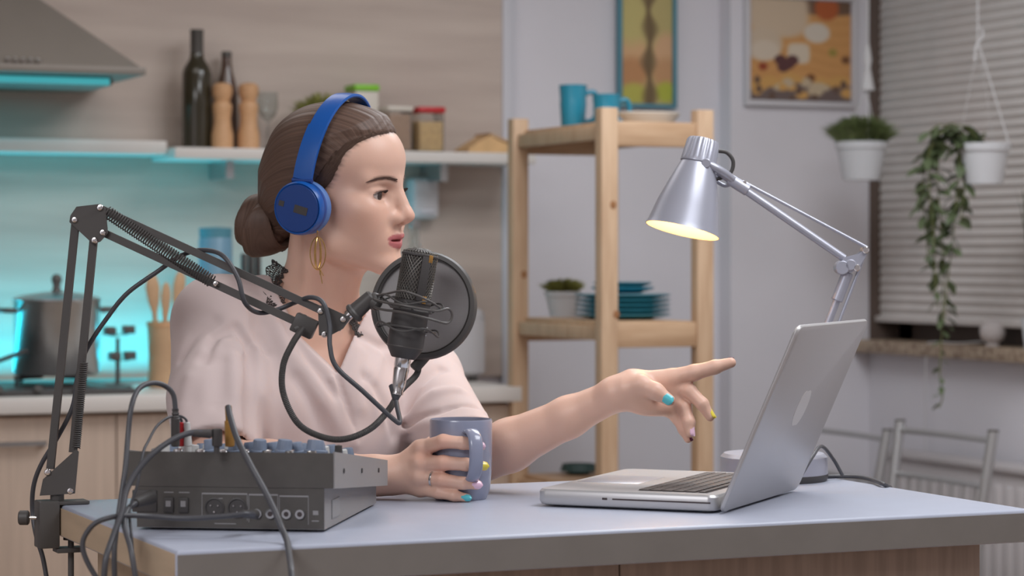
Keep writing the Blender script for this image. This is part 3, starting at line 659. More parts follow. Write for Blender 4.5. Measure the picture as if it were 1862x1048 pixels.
# ================================================================ things on the counter
def on_counter(px, Y): q = onY(px, 700, Y); return Vector((q.x, q.y, zc)), q.dot(VIEW)
# hob with the steel pot
q, d = on_counter(85, 5.80)
t = thing('cooking_hob', 'black cooking hob under the steel pot', 'hob', (q.x-0.13, 5.80, zc))
b = MB(); b.box((-0.30, -0.22, 0), (0.29, 0.19, 0.012), 0.003); b.build('glass_plate', M['blackpl'], t)
for dx, dy in ((-0.14, -0.08), (0.14, -0.0), (-0.14, 0.10)):
    b = MB(); b.lathe([(0.075, 0.012), (0.075, 0.016), (0.05, 0.018), (0, 0.018)], 28, Matrix.Translation((dx, dy, 0))); g = b.build('burner', M['darksteel'], t)
    b = MB()
    for a in range(4):
        c_, s_ = math.cos(a*PI/2+0.5), math.sin(a*PI/2+0.5); b.cyl((dx+c_*0.03, dy+s_*0.03, 0.034), (dx+c_*0.11, dy+s_*0.11, 0.034), 0.005, n=8); b.cyl((dx+c_*0.105, dy+s_*0.105, 0.011), (dx+c_*0.105, dy+s_*0.105, 0.036), 0.005, n=8)
    b.build('pan_support', M['blackpl'], g)
for i in range(4):
    b = MB(); b.cyl((-0.12+i*0.09, -0.2195, 0.013), (-0.12+i*0.09, -0.225, 0.020), 0.010, n=16, bev=0.002); b.build('control_knob', M['darksteel'], t)
pz_ = zc+0.039
q, d = on_counter(103, 5.78); r = 78*d/FPX; h = zpx(103, 546, d)-pz_
t = thing('steel_pot', 'large stainless steel cooking pot with lid on the hob', 'pot', (q.x, q.y, pz_))
b = MB(); b.lathe([(0, 0), (r*0.96, 0), (r, 0.006), (r, h-0.004), (r*1.03, h), (r*0.97, h), (r*0.97, 0.01), (0, 0.01)], 48); b.build('body', M['steel'], t)
b = MB(); b.lathe([(r*1.03, h), (r*1.03, h+0.004), (r*0.8, h+0.012), (r*0.3, h+0.02), (0, h+0.022)], 48); b.build('lid', M['steel'], t)
b = MB(); b.lathe([(0.012, h+0.02), (0.008, h+0.032), (0.013, h+0.05), (0.008, h+0.06), (0, h+0.062)], 20); b.build('lid_knob', M['darksteel'], t)
for s in (-1, 1):
    b = MB(); b.tube(spline([(s*r*0.99, -0.03, h*0.86), (s*(r+0.028), -0.026, h*0.87), (s*(r+0.03), 0.026, h*0.87), (s*r*0.99, 0.03, h*0.86)], 6), 0.006, 10); b.build('handle', M['darksteel'], t)
q, d = on_counter(-100, 5.66)
t = thing('frying_pan', 'dark pan at the far left edge of the hob', 'pan', (q.x, q.y, pz_))
b = MB(); b.lathe([(0, 0), (0.10, 0), (0.12, 0.045), (0.117, 0.045), (0.098, 0.004), (0, 0.004)], 36); b.build('body', M['darksteel'], t)
b = MB(); b.tube([(0.11, 0, 0.035), (0.19, 0.02, 0.06)], 0.009, 10, ry=0.6); b.build('handle', M['blackpl'], t)
# wooden utensils in a wooden holder
q, d = on_counter(296, 5.82)
t = thing('utensil_holder', 'wooden utensil holder on the counter beside the hob', 'holder', q)
hu = zpx(296, 585, d)-zc
b = MB(); b.lathe([(0, 0), (0.030, 0), (0.036, 0.006), (0.034, hu*0.5), (0.038, hu), (0.034, hu), (0.03, hu*0.5), (0.028, 0.01), (0, 0.01)], 28); b.build('jar', M['utwood'], t)
b = MB(); b.lathe([(0.0385, hu-0.012), (0.0395, hu-0.008), (0.0385, hu-0.003)], 28); b.build('band', M['wood'], t)
for i, (dx, lean, ytop, w_, lab) in enumerate(((-0.014, -0.06, 498, 0.018, 'wooden spoon leaning left in the utensil holder'), (0.004, 0.02, 515, 0.013, 'wooden spatula upright in the utensil holder'), (0.018, 0.10, 492, 0.016, 'wooden fork leaning right in the utensil holder'))):
    hh = zpx(296, ytop, d)-zc; u = thing('wooden_utensil', lab, 'utensil', (q.x+dx*0.5, q.y+0.004*i-0.004, zc+0.012)); u.rotation_euler = (0, lean*1.4, 0)
    b = MB(); b.tube([(0, 0, 0), (0, 0, hh*0.62)], 0.006, 10); b.build('shaft', M['utwood'], u)
    b = MB(); b.lathe([(0.005, hh*0.60), (w_*0.8, hh*0.72), (w_, hh*0.84), (w_*0.7, hh*0.93), (0, hh*0.97)], 20, Matrix.Diagonal((1, 0.35, 1, 1))); b.build('blade', M['utwood'], u)
# blue glass storage jars and knife block seen behind the shoulder
for px, wpx, yt, m, lab in ((392, 62, 415, 'bluebox', 'blue glass storage jar on the counter behind her shoulder'),):
    q, d = on_counter(px, 5.95); r = wpx*d/FPX/2; h = zpx(px, yt, d)-zc
    t = thing('storage_jar', lab, 'jar', q)
    b = MB(); b.lathe([(0, 0), (r, 0), (r, h-0.03), (r*0.9, h-0.02), (0, h-0.02)], 32); b.build('body', M[m], t)
    b = MB(); b.lathe([(r*0.95, h-0.024), (r*0.98, h), (0, h+0.003)], 32); b.build('lid', M['tealframe'], t)
q, d = on_counter(452, 5.86); h = zpx(428, 440, d)-zc
t = thing('knife_block', 'dark knife block beside the blue storage jar', 'knife block', q)
b = MB(); b.box((-0.03, -0.05, 0), (0.03, 0.05, h*0.75), 0.004); b.build('block', M['darksteel'], t)
for i in range(3):
    b = MB(); x = -0.018+i*0.018; b.box((x-0.006, -0.03, h*0.75), (x+0.006, -0.008, h*0.92+0.012*i), 0.003); b.build('knife_handle', M['blackpl'], t)
# little spice rack standing in the cyan light
q, d = on_counter(214, 5.86); f_ = d/FPX
t = thing('spice_rack', 'small stand with square dark spice tins in the cyan light', 'spice rack', q)
b = MB(); b.lathe([(0.035, 0), (0.035, 0.006), (0.006, 0.010), (0.005, 90*f_), (0, 90*f_)], 20); b.build('stand', M['darksteel'], t)
for dx, y in ((-15, 602), (20, 600), (-6, 648), (22, 647)):
    zz = zpx(214, y, d)-zc; b = MB(); b.box((dx*f_-0.014, -0.014, zz-0.010), (dx*f_+0.014, 0.014, zz+0.010), 0.002); k = b.build('spice_tin', M['darksteel'], t)
    b = MB(); b.box((min(0, dx*f_), -0.003, zz-0.013), (max(0, dx*f_), 0.003, zz-0.0105)); b.build('arm', M['darksteel'], k, smooth=False)
# white appliances at the right half of the counter
q, d = on_counter(762, 5.92); h = zpx(762, 560, d)-zc
t = thing('bread_bin', 'white enamel bin on the counter behind the pop filter', 'bin', q)
w_ = 95*d/FPX
b = MB(); b.box((-w_, -0.13, 0.012), (w_, 0.13, h), 0.02, seg=3); b.build('body', M['appl'], t)
b = MB(); b.box((-w_*0.95, -0.135, 0.02), (w_*0.95, -0.128, h*0.82), 0.004); dd = b.build('door', M['appl'], t)
b = MB(); b.tube([(-0.05, -0.148, h*0.74), (0.05, -0.148, h*0.74)], 0.005, 8); b.tube([(-0.045, -0.148, h*0.74), (-0.045, -0.13, h*0.74)], 0.004, 8); b.tube([(0.045, -0.148, h*0.74), (0.045, -0.13, h*0.74)], 0.004, 8); b.build('handle', M['steel'], dd)
for sx in (-1, 1):
    for sy in (-1, 1): b = MB(); b.cyl((sx*w_*0.8, sy*0.1, 0), (sx*w_*0.8, sy*0.1, 0.014), 0.012, n=12); b.build('foot', M['darksteel'], t)
q = onY(768, 362, WY-0.018-0.03); d = q.dot(VIEW)
t = thing('wall_dispenser', 'white rounded dispenser hung on the panelled wall behind her face', 'dispenser', (q.x, WY-0.018, zpx(768, 398, d)))
b = MB(); w_ = 26*d/FPX; hh = 74*d/FPX; b.box((-w_, -0.06, 0), (w_, 0, hh), 0.012, seg=3); b.build('case', M['appl'], t)
b = MB(); b.box((-w_*0.6, -0.066, hh*0.12), (w_*0.6, -0.058, hh*0.22), 0.002); b.build('outlet', M['trim'], t)
q, d = on_counter(785, 5.80)
t = thing('glass_bottle', 'clear glass bottle on the white bin behind the pop filter', 'bottle', (q.x, 5.92, zc+h))
d = Vector((q.x, 5.92, 0)).dot(VIEW); hb = zpx(785, 405, d)-(zc+h)
b = MB(); b.lathe([(0, 0), (0.028, 0), (0.03, 0.004), (0.03, hb*0.55), (0.014, hb*0.75), (0.012, hb), (0.009, hb), (0.011, hb*0.74), (0.027, hb*0.54), (0.027, 0.006), (0, 0.006)], 28); b.build('body', M['glass'], t)
b = MB(); b.lathe([(0.0125, hb*0.93), (0.014, hb*0.95), (0.014, hb*1.02), (0, hb*1.03)], 18); b.build('stopper', M['steel'], t)
# ================================================================ laptop
def laptop():
    a = onZ(964, 921, TZ); c_ = onZ(1315, 936, TZ)
    ax = (c_-a); ax.z = 0; D = 0.252; W = 0.332; th = 0.023
    ang = math.atan2(ax.y, ax.x)
    t = thing('laptop', 'silver aluminium laptop open with its lid back toward the camera', 'laptop', c_, ang)
    # local frame: x toward the hinge (0 at hinge, -D at the front edge), y away (0 near side, W far side)
    def slab(name, x0, x1, y0, y1, z0, z1, r, m, M4=None, parent=None, seg=4, edge=0.003):
        bm = bmesh.new(); n = 6; pts = []
        for cx, cy, s0 in ((x1-r, y1-r, 0), (x0+r, y1-r, 1), (x0+r, y0+r, 2), (x1-r, y0+r, 3)):
            for i in range(n+1):
                g = (s0+i/n)*PI/2; pts.append((cx+r*math.cos(g), cy+r*math.sin(g)))
        b = MB(); k = len(pts); cxm, cym = (x0+x1)/2, (y0+y1)/2
        def ins(o): return [(x+(cxm-x)/abs(cxm-x)*min(o, abs(cxm-x)) if abs(cxm-x) > 1e-6 else x, y+(cym-y)/abs(cym-y)*min(o, abs(cym-y)) if abs(cym-y) > 1e-6 else y) for x, y in pts]
        rings = [(ins(edge), z0), (ins(edge*0.3), z0+edge*0.3), (pts, z0+edge), (pts, z1-edge*0.5), (ins(edge*0.4), z1)]
        vs = [(x, y, z) for P, z in rings for x, y in P]; fs = []
        for j in range(len(rings)-1):
            for i in range(k): fs.append((j*k+i, j*k+(i+1) % k, (j+1)*k+(i+1) % k, (j+1)*k+i))
        fs.append(tuple(range(k-1, -1, -1))); fs.append(tuple((len(rings)-1)*k+i for i in range(k)))
        bm.free(); b.add(vs, fs, M4); return b.build(name, m, parent or t)
    base = slab('base', -D, -0.009, 0, W, 0.002, th, 0.012, M['alu'], edge=0.006)
    for x in (-D+0.03, -0.03):
        for y in (0.03, W-0.03):
            b = MB(); b.cyl((x, y, 0), (x, y, 0.004), 0.007, n=14); b.build('foot', M['blackpl'], base)
    # slot and lock hole on the near side
    b = MB(); b.box((-D+0.104, -0.0006, 0.0125), (-D+0.235, 0.001, 0.0143)); b.build('disc_slot', M['slot'], base, smooth=False)
    b = MB(); b.box((-D+0.090, -0.0006, 0.0120), (-D+0.097, 0.001, 0.0148), 0.0005); b.build('lock_hole', M['slot'], base, smooth=False)
    # keyboard well, keys, trackpad
    kx0, kx1, ky0, ky1 = -D+0.128, -0.030, 0.028, W-0.028
    b = MB(); b.box((kx0, ky0, th-0.0006), (kx1, ky1, th+0.0002)); b.build('keyboard_bed', M['slot'], base, smooth=False)
    km = MB(); km.box((-0.0075, -0.0082, 0), (0.0075, 0.0082, 0.0016), 0.0012); kb = km.build('key', M['keys'], t); kme = kb.data; bpy.data.objects.remove(kb)
    rows = 6; pitch = (kx1-kx0)/rows; cols = 15; cp = (ky1-ky0)/cols
    for r_ in range(rows):
        j = 0
        while j < cols:
            wd = 1
            if r_ == 0 and j == 5: wd = 5
            elif r_ in (1, 2) and j in (0, cols-2): wd = 2
            o = bpy.data.objects.new('key', kme); COL.objects.link(o); o.parent = base
            o.location = (kx0+(r_+0.5)*pitch, ky0+(j+wd/2)*cp, th+0.0002); o.scale = (pitch*0.86/0.015*(0.6 if r_ == rows-1 else 1), (cp*wd-0.0026)/0.0164, 1); j += wd
    b = MB(); b.box((-D+0.012, W*0.34, th-0.0004), (-D+0.098, W*0.66, th+0.0003), 0.0002); b.build('trackpad', M['aluedge'], base)
    # lid
    tilt = math.radians(23.5); LH = 0.256
    R = Matrix.Translation((-0.0075, 0, 0.004)) @ Matrix.Rotation(tilt, 4, 'Y')
    # lid plane: local z up along lid, x thickness
    Q = R @ Matrix.Rotation(-PI/2, 4, 'Y')       # slab x -> lid height direction, slab z -> -x
    lid = slab('lid', 0, LH, 0, W, -0.007, 0.0, 0.012, M['alu'], Q, edge=0.004)
    b = MB(Q); b.box((0.034, 0.010, 0.0001), (LH-0.008, W-0.010, 0.0008)); b.build('screen', M['screen'], lid, smooth=False)
    b = MB(Q); pts = []
    for i in range(48):
        g = 2*PI*i/48; rr = 0.026*(1+0.05*math.cos(2*g)); dent = 0.0045*math.exp(-((math.atan2(math.sin(g), math.cos(g)))/0.35)**2)+0.0025*math.exp(-((abs(math.atan2(math.sin(g), math.cos(g)))-PI)/0.3)**2)
        pts.append((LH*0.53+(rr-dent)*math.cos(g)*1.02, W*0.5+(rr-dent)*math.sin(g)*0.98))
    b.prism(pts, -0.0073, -0.0068); b.build('lid_emblem', M['logo'], lid, smooth=False)
    b = MB(); b.cyl((-0.004, 0.05, th-0.006), (-0.004, W-0.05, th-0.006), 0.007, n=16); b.build('hinge', M['blackpl'], base)
    return t
laptop()
# ================================================================ mug
MD = (H-TZ)*FPX/(912-5-HOR)
mugp = onZ(838, 907.2, TZ)
def mug():
    d = mugp.dot(VIEW); r = 57*d/FPX; h = C(838, 762, d).z-TZ
    hv = C(866, 830, d-0.07)-mugp; ha = math.atan2(hv.y, hv.x)
    t = thing('mug', 'lavender grey glazed mug held on the table', 'mug', mugp, ha)
    b = MB(); b.lathe([(0, 0), (r*0.80, 0), (r*0.84, 0.002), (r*0.93, h*0.12), (r*0.985, h*0.35), (r, h*0.6), (r, h*0.98), (r*0.98, h), (r*0.955, h), (r*0.94, h*0.97), (r*0.93, h*0.4), (r*0.85, 0.012), (0, 0.008)], 64); b.build('body', M['mug'], t)
    b = MB(); pts = spline([(r*0.96, 0, h*0.86), (r+0.012, 0, h*0.87), (r+0.027, 0, h*0.79), (r+0.032, 0, h*0.60), (r+0.027, 0, h*0.40), (r+0.012, 0, h*0.29), (r*0.95, 0, h*0.27)], 8)
    vs = []; fs = []; n = len(pts)
    for i, p_ in enumerate(pts):
        tg = (pts[min(i+1, n-1)]-pts[max(i-1, 0)]).normalized(); nm = Vector((tg.z, 0, -tg.x))
        for g in range(12):
            a_ = 2*PI*g/12; vs.append(p_+nm*0.0042*math.cos(a_)+Vector((0, 1, 0))*0.0095*math.copysign(abs(math.sin(a_))**0.7, math.sin(a_)))
    for i in range(n-1):
        for g in range(12): fs.append((i*12+g, i*12+(g+1) % 12, (i+1)*12+(g+1) % 12, (i+1)*12+g))
    b.add(vs, fs); b.build('handle', M['mug'], t)
    return r, h
MUGR, MUGH = mug()
# ================================================================ silver desk lamp
def desk_lamp():
    d = 3.573; base = onZ(1407, 873, TZ); d = base.dot(VIEW)
    L = lambda x, y, dd=0.0: C(x, y, d+dd)-base
    t = thing('desk_lamp', 'silver jointed desk lamp lit warm yellow behind the laptop', 'lamp', base)
    b = MB(); b.lathe([(0, 0), (0.076, 0), (0.078, 0.004), (0.078, 0.010)], 48); b.build('base_pad', M['blackpl'], t)
    b = MB(); b.lathe([(0.0778, 0.010), (0.077, 0.034), (0.072, 0.039), (0.02, 0.041), (0.014, 0.05), (0, 0.05)], 48); b.build('base', M['silver'], t)
    j0, j1, j2 = L(1408, 838), L(1545, 486), L(1305, 312)
    b = MB(); b.cyl((0, 0, 0.04), j0, 0.012, n=20); b.build('swivel', M['silver'], t)
    sd = VIEW
    u = (j1-j0).normalized()
    b = MB(); b.cyl(j0, j1-u*0.030, 0.0055, n=18); b.cyl(j1-u*0.052, j1-u*0.008, 0.0085, n=20, bev=0.001); b.build('lower_arm', M['silver'], t)
    off = L(1563, 500)-j1
    b = MB(); b.cyl(j0+off*0.9+u*0.02, L(1573, 462), 0.0024, n=10); b.build('lower_rod', M['silver'], t)
    # elbow: two plates and pins
    el = MB()
    pl = [L(1532, 470), L(1560, 462), L(1577, 448), L(1576, 460), L(1560, 488), L(1545, 497), L(1530, 490), L(1526, 480)]
    for s in (-0.011, 0.009):
        n = len(pl); vs = [p+sd*s for p in pl]+[p+sd*(s+0.0025) for p in pl]
        el.add(vs, [tuple(range(n)), tuple(range(2*n-1, n-1, -1))]+[(i, (i+1) % n, n+(i+1) % n, n+i) for i in range(n)])
    e_ = el.build('elbow_bracket', M['silver'], t, smooth=False)
    for x, y, r in ((1545, 482, 0.008), (1572, 455, 0.005), (1530, 487, 0.010), (1556, 487, 0.005)):
        b = MB(); b.cyl(L(x, y)-sd*0.014, L(x, y)+sd*0.014, r, n=18, bev=0.001); b.build('pin', M['chrome'] if r < 0.008 else M['silver'], e_)
    u = (j2-j1).normalized()
    a1 = L(1535, 470)
    b = MB(); b.cyl(a1, j2, 0.0056, n=18); b.cyl(L(1360, 347), L(1325, 325), 0.0085, n=20, bev=0.001); b.build('upper_arm', M['silver'], t)
    b = MB(); b.cyl(L(1576, 450), L(1350, 330), 0.0024, n=10); b.build('upper_rod', M['silver'], t)
    b = MB(); b.cyl(L(1353, 333)-sd*0.006, L(1353, 333)+sd*0.006, 0.003, n=12); b.build('rod_pin', M['chrome'], t)
    # shade
    top, rim = L(1280, 253), L(1239, 421)
    ax = (rim-top).normalized(); ax = (ax+VIEW*-0.12).normalized(); hh = (rim-top).length
    T = Matrix.Translation(top) @ ax.to_track_quat('Z', 'Y').to_matrix().to_4x4()
    f = d/FPX; sh = MB(T)
    R1 = 68.5*f; z0 = 46*f
    outer = [(31*f, z0), (33*f, z0+4*f), (45*f, z0+40*f), (57*f, z0+80*f), (65*f, hh-10*f), (R1, hh)]
    inner = [(R1-0.0012, hh)]+[(r-0.0015, z) for r, z in outer[-2::-1]]
    sh.mi = 0; sh.lathe(outer+[inner[0]], 64)
    # cut caps: rebuild open surface
    sh.f = [q for q in sh.f if len(q) == 4]; sh.m = [0]*len(sh.f)
    s_ = sh.build('shade', M['silver'], t)
    si = MB(T); si.lathe(inner+[(0, z0)], 64); si.f = [q for q in si.f if len(q) == 4]; si.build('reflector', M['lampin'], s_)
    cp = MB(T); n = 96; vs = []; fs = []
    rings = [(20*f, 0.0), (27*f, 1.5*f), (30*f, 6*f), (32.5*f, 38*f), (33*f, 42*f), (33*f, z0)]
    for ri, (r, z) in enumerate(rings):
        for i in range(n):
            g = 2*PI*i/n; rr = r*(1-(0.055*(0.5+0.5*math.copysign(abs(math.cos(g*20))**0.5, math.cos(g*20))) if 1 <= ri <= 3 else 0)); vs.append((rr*math.cos(g), rr*math.sin(g), z))
    for j in range(len(rings)-1):
        for i in range(n): fs.append((j*n+i, j*n+(i+1) % n, (j+1)*n+(i+1) % n, (j+1)*n+i))
    fs.append(tuple(range(n-1, -1, -1))); fs.append(tuple((len(rings)-1)*n+i for i in range(n))); cp.add(vs, fs); cp.build('socket_cap', M['silver'], s_, angle=30)
    bb = MB(T); bb.lathe([(0, z0+2*f), (0.012, z0+4*f), (0.013, z0+16*f), (0.022, z0+38*f), (0.027, z0+58*f), (0.022, z0+74*f), (0.010, z0+82*f), (0, z0+84*f)], 24); bb.build('bulb', M['bulb'], s_)
    l = bpy.data.lights.new('bulb_glow', 'POINT'); l.energy = 0.65; l.color = (1, 0.72, 0.40); l.shadow_soft_size = 0.02
    lo = bpy.data.objects.new('bulb_glow', l); COL.objects.link(lo); lo.parent = s_; lo.location = T @ Vector((0, 0, z0+92*f))
    # neck bracket from cap to upper arm
    b = MB(); b.tube(spline([L(1284, 297, -0.02), L(1302, 306, -0.020), L(1322, 318, -0.012), L(1335, 330, 0)], 6), 0.0058, 14); b.cyl(L(1284, 297, -0.032), L(1284, 297, 0.0), 0.0068, n=20, bev=0.001)
    b.tube(spline([L(1300, 328, 0.02), L(1318, 338, 0.015), L(1330, 332, 0.004), L(1318, 322, 0.01), L(1300, 322, 0.02)], 6), 0.0028, 8); b.build('neck_bracket', M['silver'], t)
    b = MB(); b.tube(spline([L(1307, 275), L(1322, 278), L(1333, 293), L(1330, 312), L(1316, 322), L(1302, 326)], 8), 0.0028, 10); b.build('neck_cable', M['blackpl'], t)
    # mains cable
    c2 = thing('lamp_cable', 'dark lamp cable lying from the lamp base over the table edge', 'cable', base+VIEW*0.0)
    pts = spline([onZ(1462, 873, TZ+0.004)-base, onZ(1500, 868, TZ+0.004)-base, onZ(1552, 867, TZ+0.005)-base, onZ(1583, 872, TZ+0.005)-base, onZ(1608, 882, TZ+0.004)-base, C(1622, 895, 3.5)-base, C(1625, 960, 3.5)-base, C(1622, 1100, 3.5)-base], 8)
    b = MB(); b.tube(pts, 0.0030, 10); b.build('cord', M['rubber'], c2)
    c3 = thing('charger_cable', 'thin dark cable rising from the table to the laptop hinge', 'cable', base)
    pts = spline([onZ(1532, 865, TZ+0.007)-base, C(1515, 835, 3.56)-base, C(1494, 812, 3.5)-base, C(1478, 830, 3.44)-base, C(1455, 868, 3.40)-base], 8)
    b = MB(); b.tube(pts, 0.0026, 10); b.build('cord', M['rubber'], c3)
desk_lamp()
# ================================================================ mixing desk
def mixer():
    a = onZ(590, 969, TZ); f_ = onZ(690, 916, TZ)
    ax = f_-a; ang = math.atan2(ax.y, ax.x)-PI/2
    W = 0.226; D = 0.33; zr, zf = 0.093, 0.056
    t = thing('audio_mixer', 'black and grey audio mixing console on the table corner', 'audio mixer', a, ang)
    # local: x to the right (0 at near right lower corner, -W at left), y away from the camera
    def wedge(x0, x1, y0, y1, zb0, zb1, zt0, zt1, b):
        vs = [(x0, y0, zb0), (x1, y0, zb0), (x1, y1, zb1), (x0, y1, zb1), (x0, y0, zt0), (x1, y0, zt0), (x1, y1, zt1), (x0, y1, zt1)]
        b.add(vs, [(3, 2, 1, 0), (4, 5, 6, 7), (0, 1, 5, 4), (1, 2, 6, 5), (2, 3, 7, 6), (3, 0, 4, 7)])
    b = MB(); wedge(-W, 0, 0, D-0.01, 0.003, 0.003, 0.052, 0.027, b); b.build('chassis', M['mixgrey'], t, smooth=False)
    b = MB(); wedge(-W-0.012, 0.010, -0.002, D, 0.052, 0.025, zr, zf, b); b.build('upper_case', M['mixdark'], t, smooth=False)
    for x0 in (-W-0.0145, 0.010):
        b = MB(); wedge(x0, x0+0.0025, 0.0, D+0.004, 0.0515, 0.0245, zr+0.0015, zf+0.0015, b); sp = b.build('side_plate', M['mixgrey'], t, smooth=False)
        for k in range(3):
            y = 0.05+k*0.11; z = 0.072-(0.072-0.045)*y/D
            b = MB(); xx = x0+0.0025 if x0 > 0 else x0; sgn = 1 if x0 > 0 else -1; b.cyl((xx-sgn*0.0005, y, z), (xx+sgn*0.0012, y, z), 0.003, n=12); b.build('screw', M['blackpl'], sp)
    b = MB(); b.box((-W+0.0005, -0.0012, 0.004), (-0.0005, 0.0005, 0.0515)); rp = b.build('rear_panel', M['mixdark'], t, smooth=False)
    b = MB(); b.box((-0.0005, 0.04, 0.012), (0.0010, 0.085, 0.034)); b.build('rating_label', M['print'], t, smooth=False)
    for x in (-W+0.02, -0.02):
        for y in (0.02, D-0.03):
            b = MB(); b.cyl((x, y, 0), (x, y, 0.004), 0.008, n=12); b.build('foot', M['blackpl'], t)
    P = lambda px, py: ((px-590)*2.887/FPX, (HOR+ (H-TZ)*FPX/2.887-py)*2.887/FPX)   # rear panel coordinates
    def frame(x0, y0, x1, y1, m='print'):
        (a0, b1), (a1, b0) = P(x0, y0), P(x1, y1); w_ = 0.0006
        b = MB()
        for lo, hi in (((a0, b1-w_*3), (a1, b1)), ((a0, b0), (a0+w_, b1)), ((a1-w_, b0), (a1, b1))): b.box((lo[0], -0.0016, lo[1]), (hi[0], -0.0011, hi[1]))
        b.build('printed_outline', M[m], rp, smooth=False)
    frame(361, 900, 447, 950); frame(449, 901, 504, 953); frame(506, 903, 561, 956)
    def dash(x0, x1, y, h=0.0013):
        (a0, z), (a1, _) = P(x0, y), P(x1, y); b = MB(); b.box((a0, -0.0016, z), (a1, -0.0011, z+h)); b.build('printed_mark', M['print'], rp, smooth=False)
    dash(290, 308, 901); dash(318, 338, 901); dash(385, 425, 957, 0.001); dash(567, 580, 950); dash(569, 579, 938, 0.005); dash(390, 400, 911, 0.001); dash(420, 430, 911, 0.001)
    for px in (490, 520, 545, 465):
        x, z = P(px, 937); b = MB(); b.lathe([(0.0062, 0), (0.0062, 0.0015), (0.0055, 0.003), (0.0030, 0.003), (0.0030, 0.0005), (0, 0.0005)], 24, Matrix.Translation((x, -0.001, z)) @ Matrix.Rotation(PI/2, 4, 'X')); k = b.build('jack_socket', M['steel'], rp)
        b = MB(); b.cyl((x, -0.0012, z), (x, -0.0036, z), 0.0031, n=16); b.build('jack_hole', M['slot'], k)
    for px in (385, 428):
        x, z = P(px, 927); b = MB(); b.lathe([(0.012, 0), (0.012, 0.0015), (0.0105, 0.0020), (0.0095, 0.0005), (0, 0.0005)], 28, Matrix.Translation((x, -0.001, z)) @ Matrix.Rotation(PI/2, 4, 'X')); k = b.build('xlr_socket', M['blackpl'], rp)
        b = MB()
        for g in (0.5, 2.6, 4.7): b.cyl((x+0.005*math.cos(g), -0.0012, z+0.005*math.sin(g)), (x+0.005*math.cos(g), -0.0035, z+0.005*math.sin(g)), 0.001, n=8)
        b.build('contact_pin', M['chrome'], k)
    for px in (299, 327):
        x, z = P(px, 923); b = MB(); b.box((x-0.006, -0.004, z-0.009), (x+0.006, -0.001, z+0.009), 0.001); b.build('rocker_switch', M['blackpl'], rp)
        b = MB(); b.box((x-0.003, -0.0045, z-0.002), (x+0.003, -0.0039, z+0.005)); b.build('printed_mark', M['print'], rp, smooth=False)
    x, z = P(255, 915); b = MB(); b.box((x-0.016, -0.003, z-0.014), (x+0.014, -0.001, z+0.012), 0.002); b.build('power_socket', M['blackpl'], rp)
    # control surface
    sl = math.atan2(zf-zr, D)
    def top(x, y): return Vector((x, y, zr+(zf-zr)*y/D))
    kn = MB(); n = 36; vs = []; fs = []
    rings = [(0.0092, 0), (0.0092, 0.003), (0.0078, 0.004), (0.0070, 0.013), (0.0062, 0.0142), (0, 0.0142)]
    for ri, (r, z_) in enumerate(rings):
        for i in range(n):
            g = 2*PI*i/n; rr = r*(1-0.07*(0.5+0.5*math.cos(g*12)) if ri in (2, 3) else 1); vs.append((rr*math.cos(g), rr*math.sin(g), z_))
    for j in range(len(rings)-1):
        for i in range(n): fs.append((j*n+i, j*n+(i+1) % n, (j+1)*n+(i+1) % n, (j+1)*n+i))
    kn.add(vs, fs); k0 = kn.build('knob', M['knobblue'], t); kme = k0.data; bpy.data.objects.remove(k0)
    kw = MB(); kw.lathe([(0.0065, 0), (0.0062, 0.010), (0.005, 0.011), (0, 0.011)], 24); k0 = kw.build('knob', M['knobwhite'], t); kme2 = k0.data; bpy.data.objects.remove(k0)
    sk = MB(); sk.lathe([(0.0062, 0), (0.0062, 0.003), (0.004, 0.004), (0, 0.004)], 20); k0 = sk.build('jack_socket', M['chrome'], t); sme = k0.data; bpy.data.objects.remove(k0)
    for j, y in enumerate((0.020, 0.055, 0.09, 0.13, 0.165, 0.20, 0.235)):
        for i in range(8):
            x = -W+0.018+i*0.027
            if j == 0:
                o = bpy.data.objects.new('jack_socket', sme)
            elif j == 1:
                if x < -W*0.5: o = bpy.data.objects.new('knob', kme2)
                else: o = bpy.data.objects.new('knob', kme); o.scale = (1.25, 1.25, 1.0)
            else:
                o = bpy.data.objects.new('knob', kme if (i+j) % 3 else kme2)
            COL.objects.link(o); o.parent = t; o.location = top(x, y); o.rotation_euler = (sl, 0, 0.3*i)
    for x, y, s_ in ((-0.145, 0.035, 1.1), (-0.115, 0.032, 1.15), (-0.085, 0.03, 1.2), (-0.055, 0.028, 1.3), (-0.018, 0.03, 1.5)):
        o = bpy.data.objects.new('knob', kme); COL.objects.link(o); o.parent = t; o.location = top(x, y); o.rotation_euler = (sl, 0, x*30); o.scale = (s_*0.95, s_*0.95, 1.15)
    b = MB(); q = top(-0.002, 0.09); b.lathe([(0.005, 0), (0.0045, 0.012), (0, 0.013)], 16, Matrix.Translation(q)); b.build('knob', M['blackpl'], t)
    for i in range(5):
        b = MB(); q = top(-W+0.03+i*0.035, 0.28); b.box((q.x-0.004, q.y-0.012, q.z), (q.x+0.004, q.y+0.012, q.z+0.008), 0.0015); b.build('fader', M['knobwhite'], t)
    return t
mixer()
MIXZ = TZ+0.093
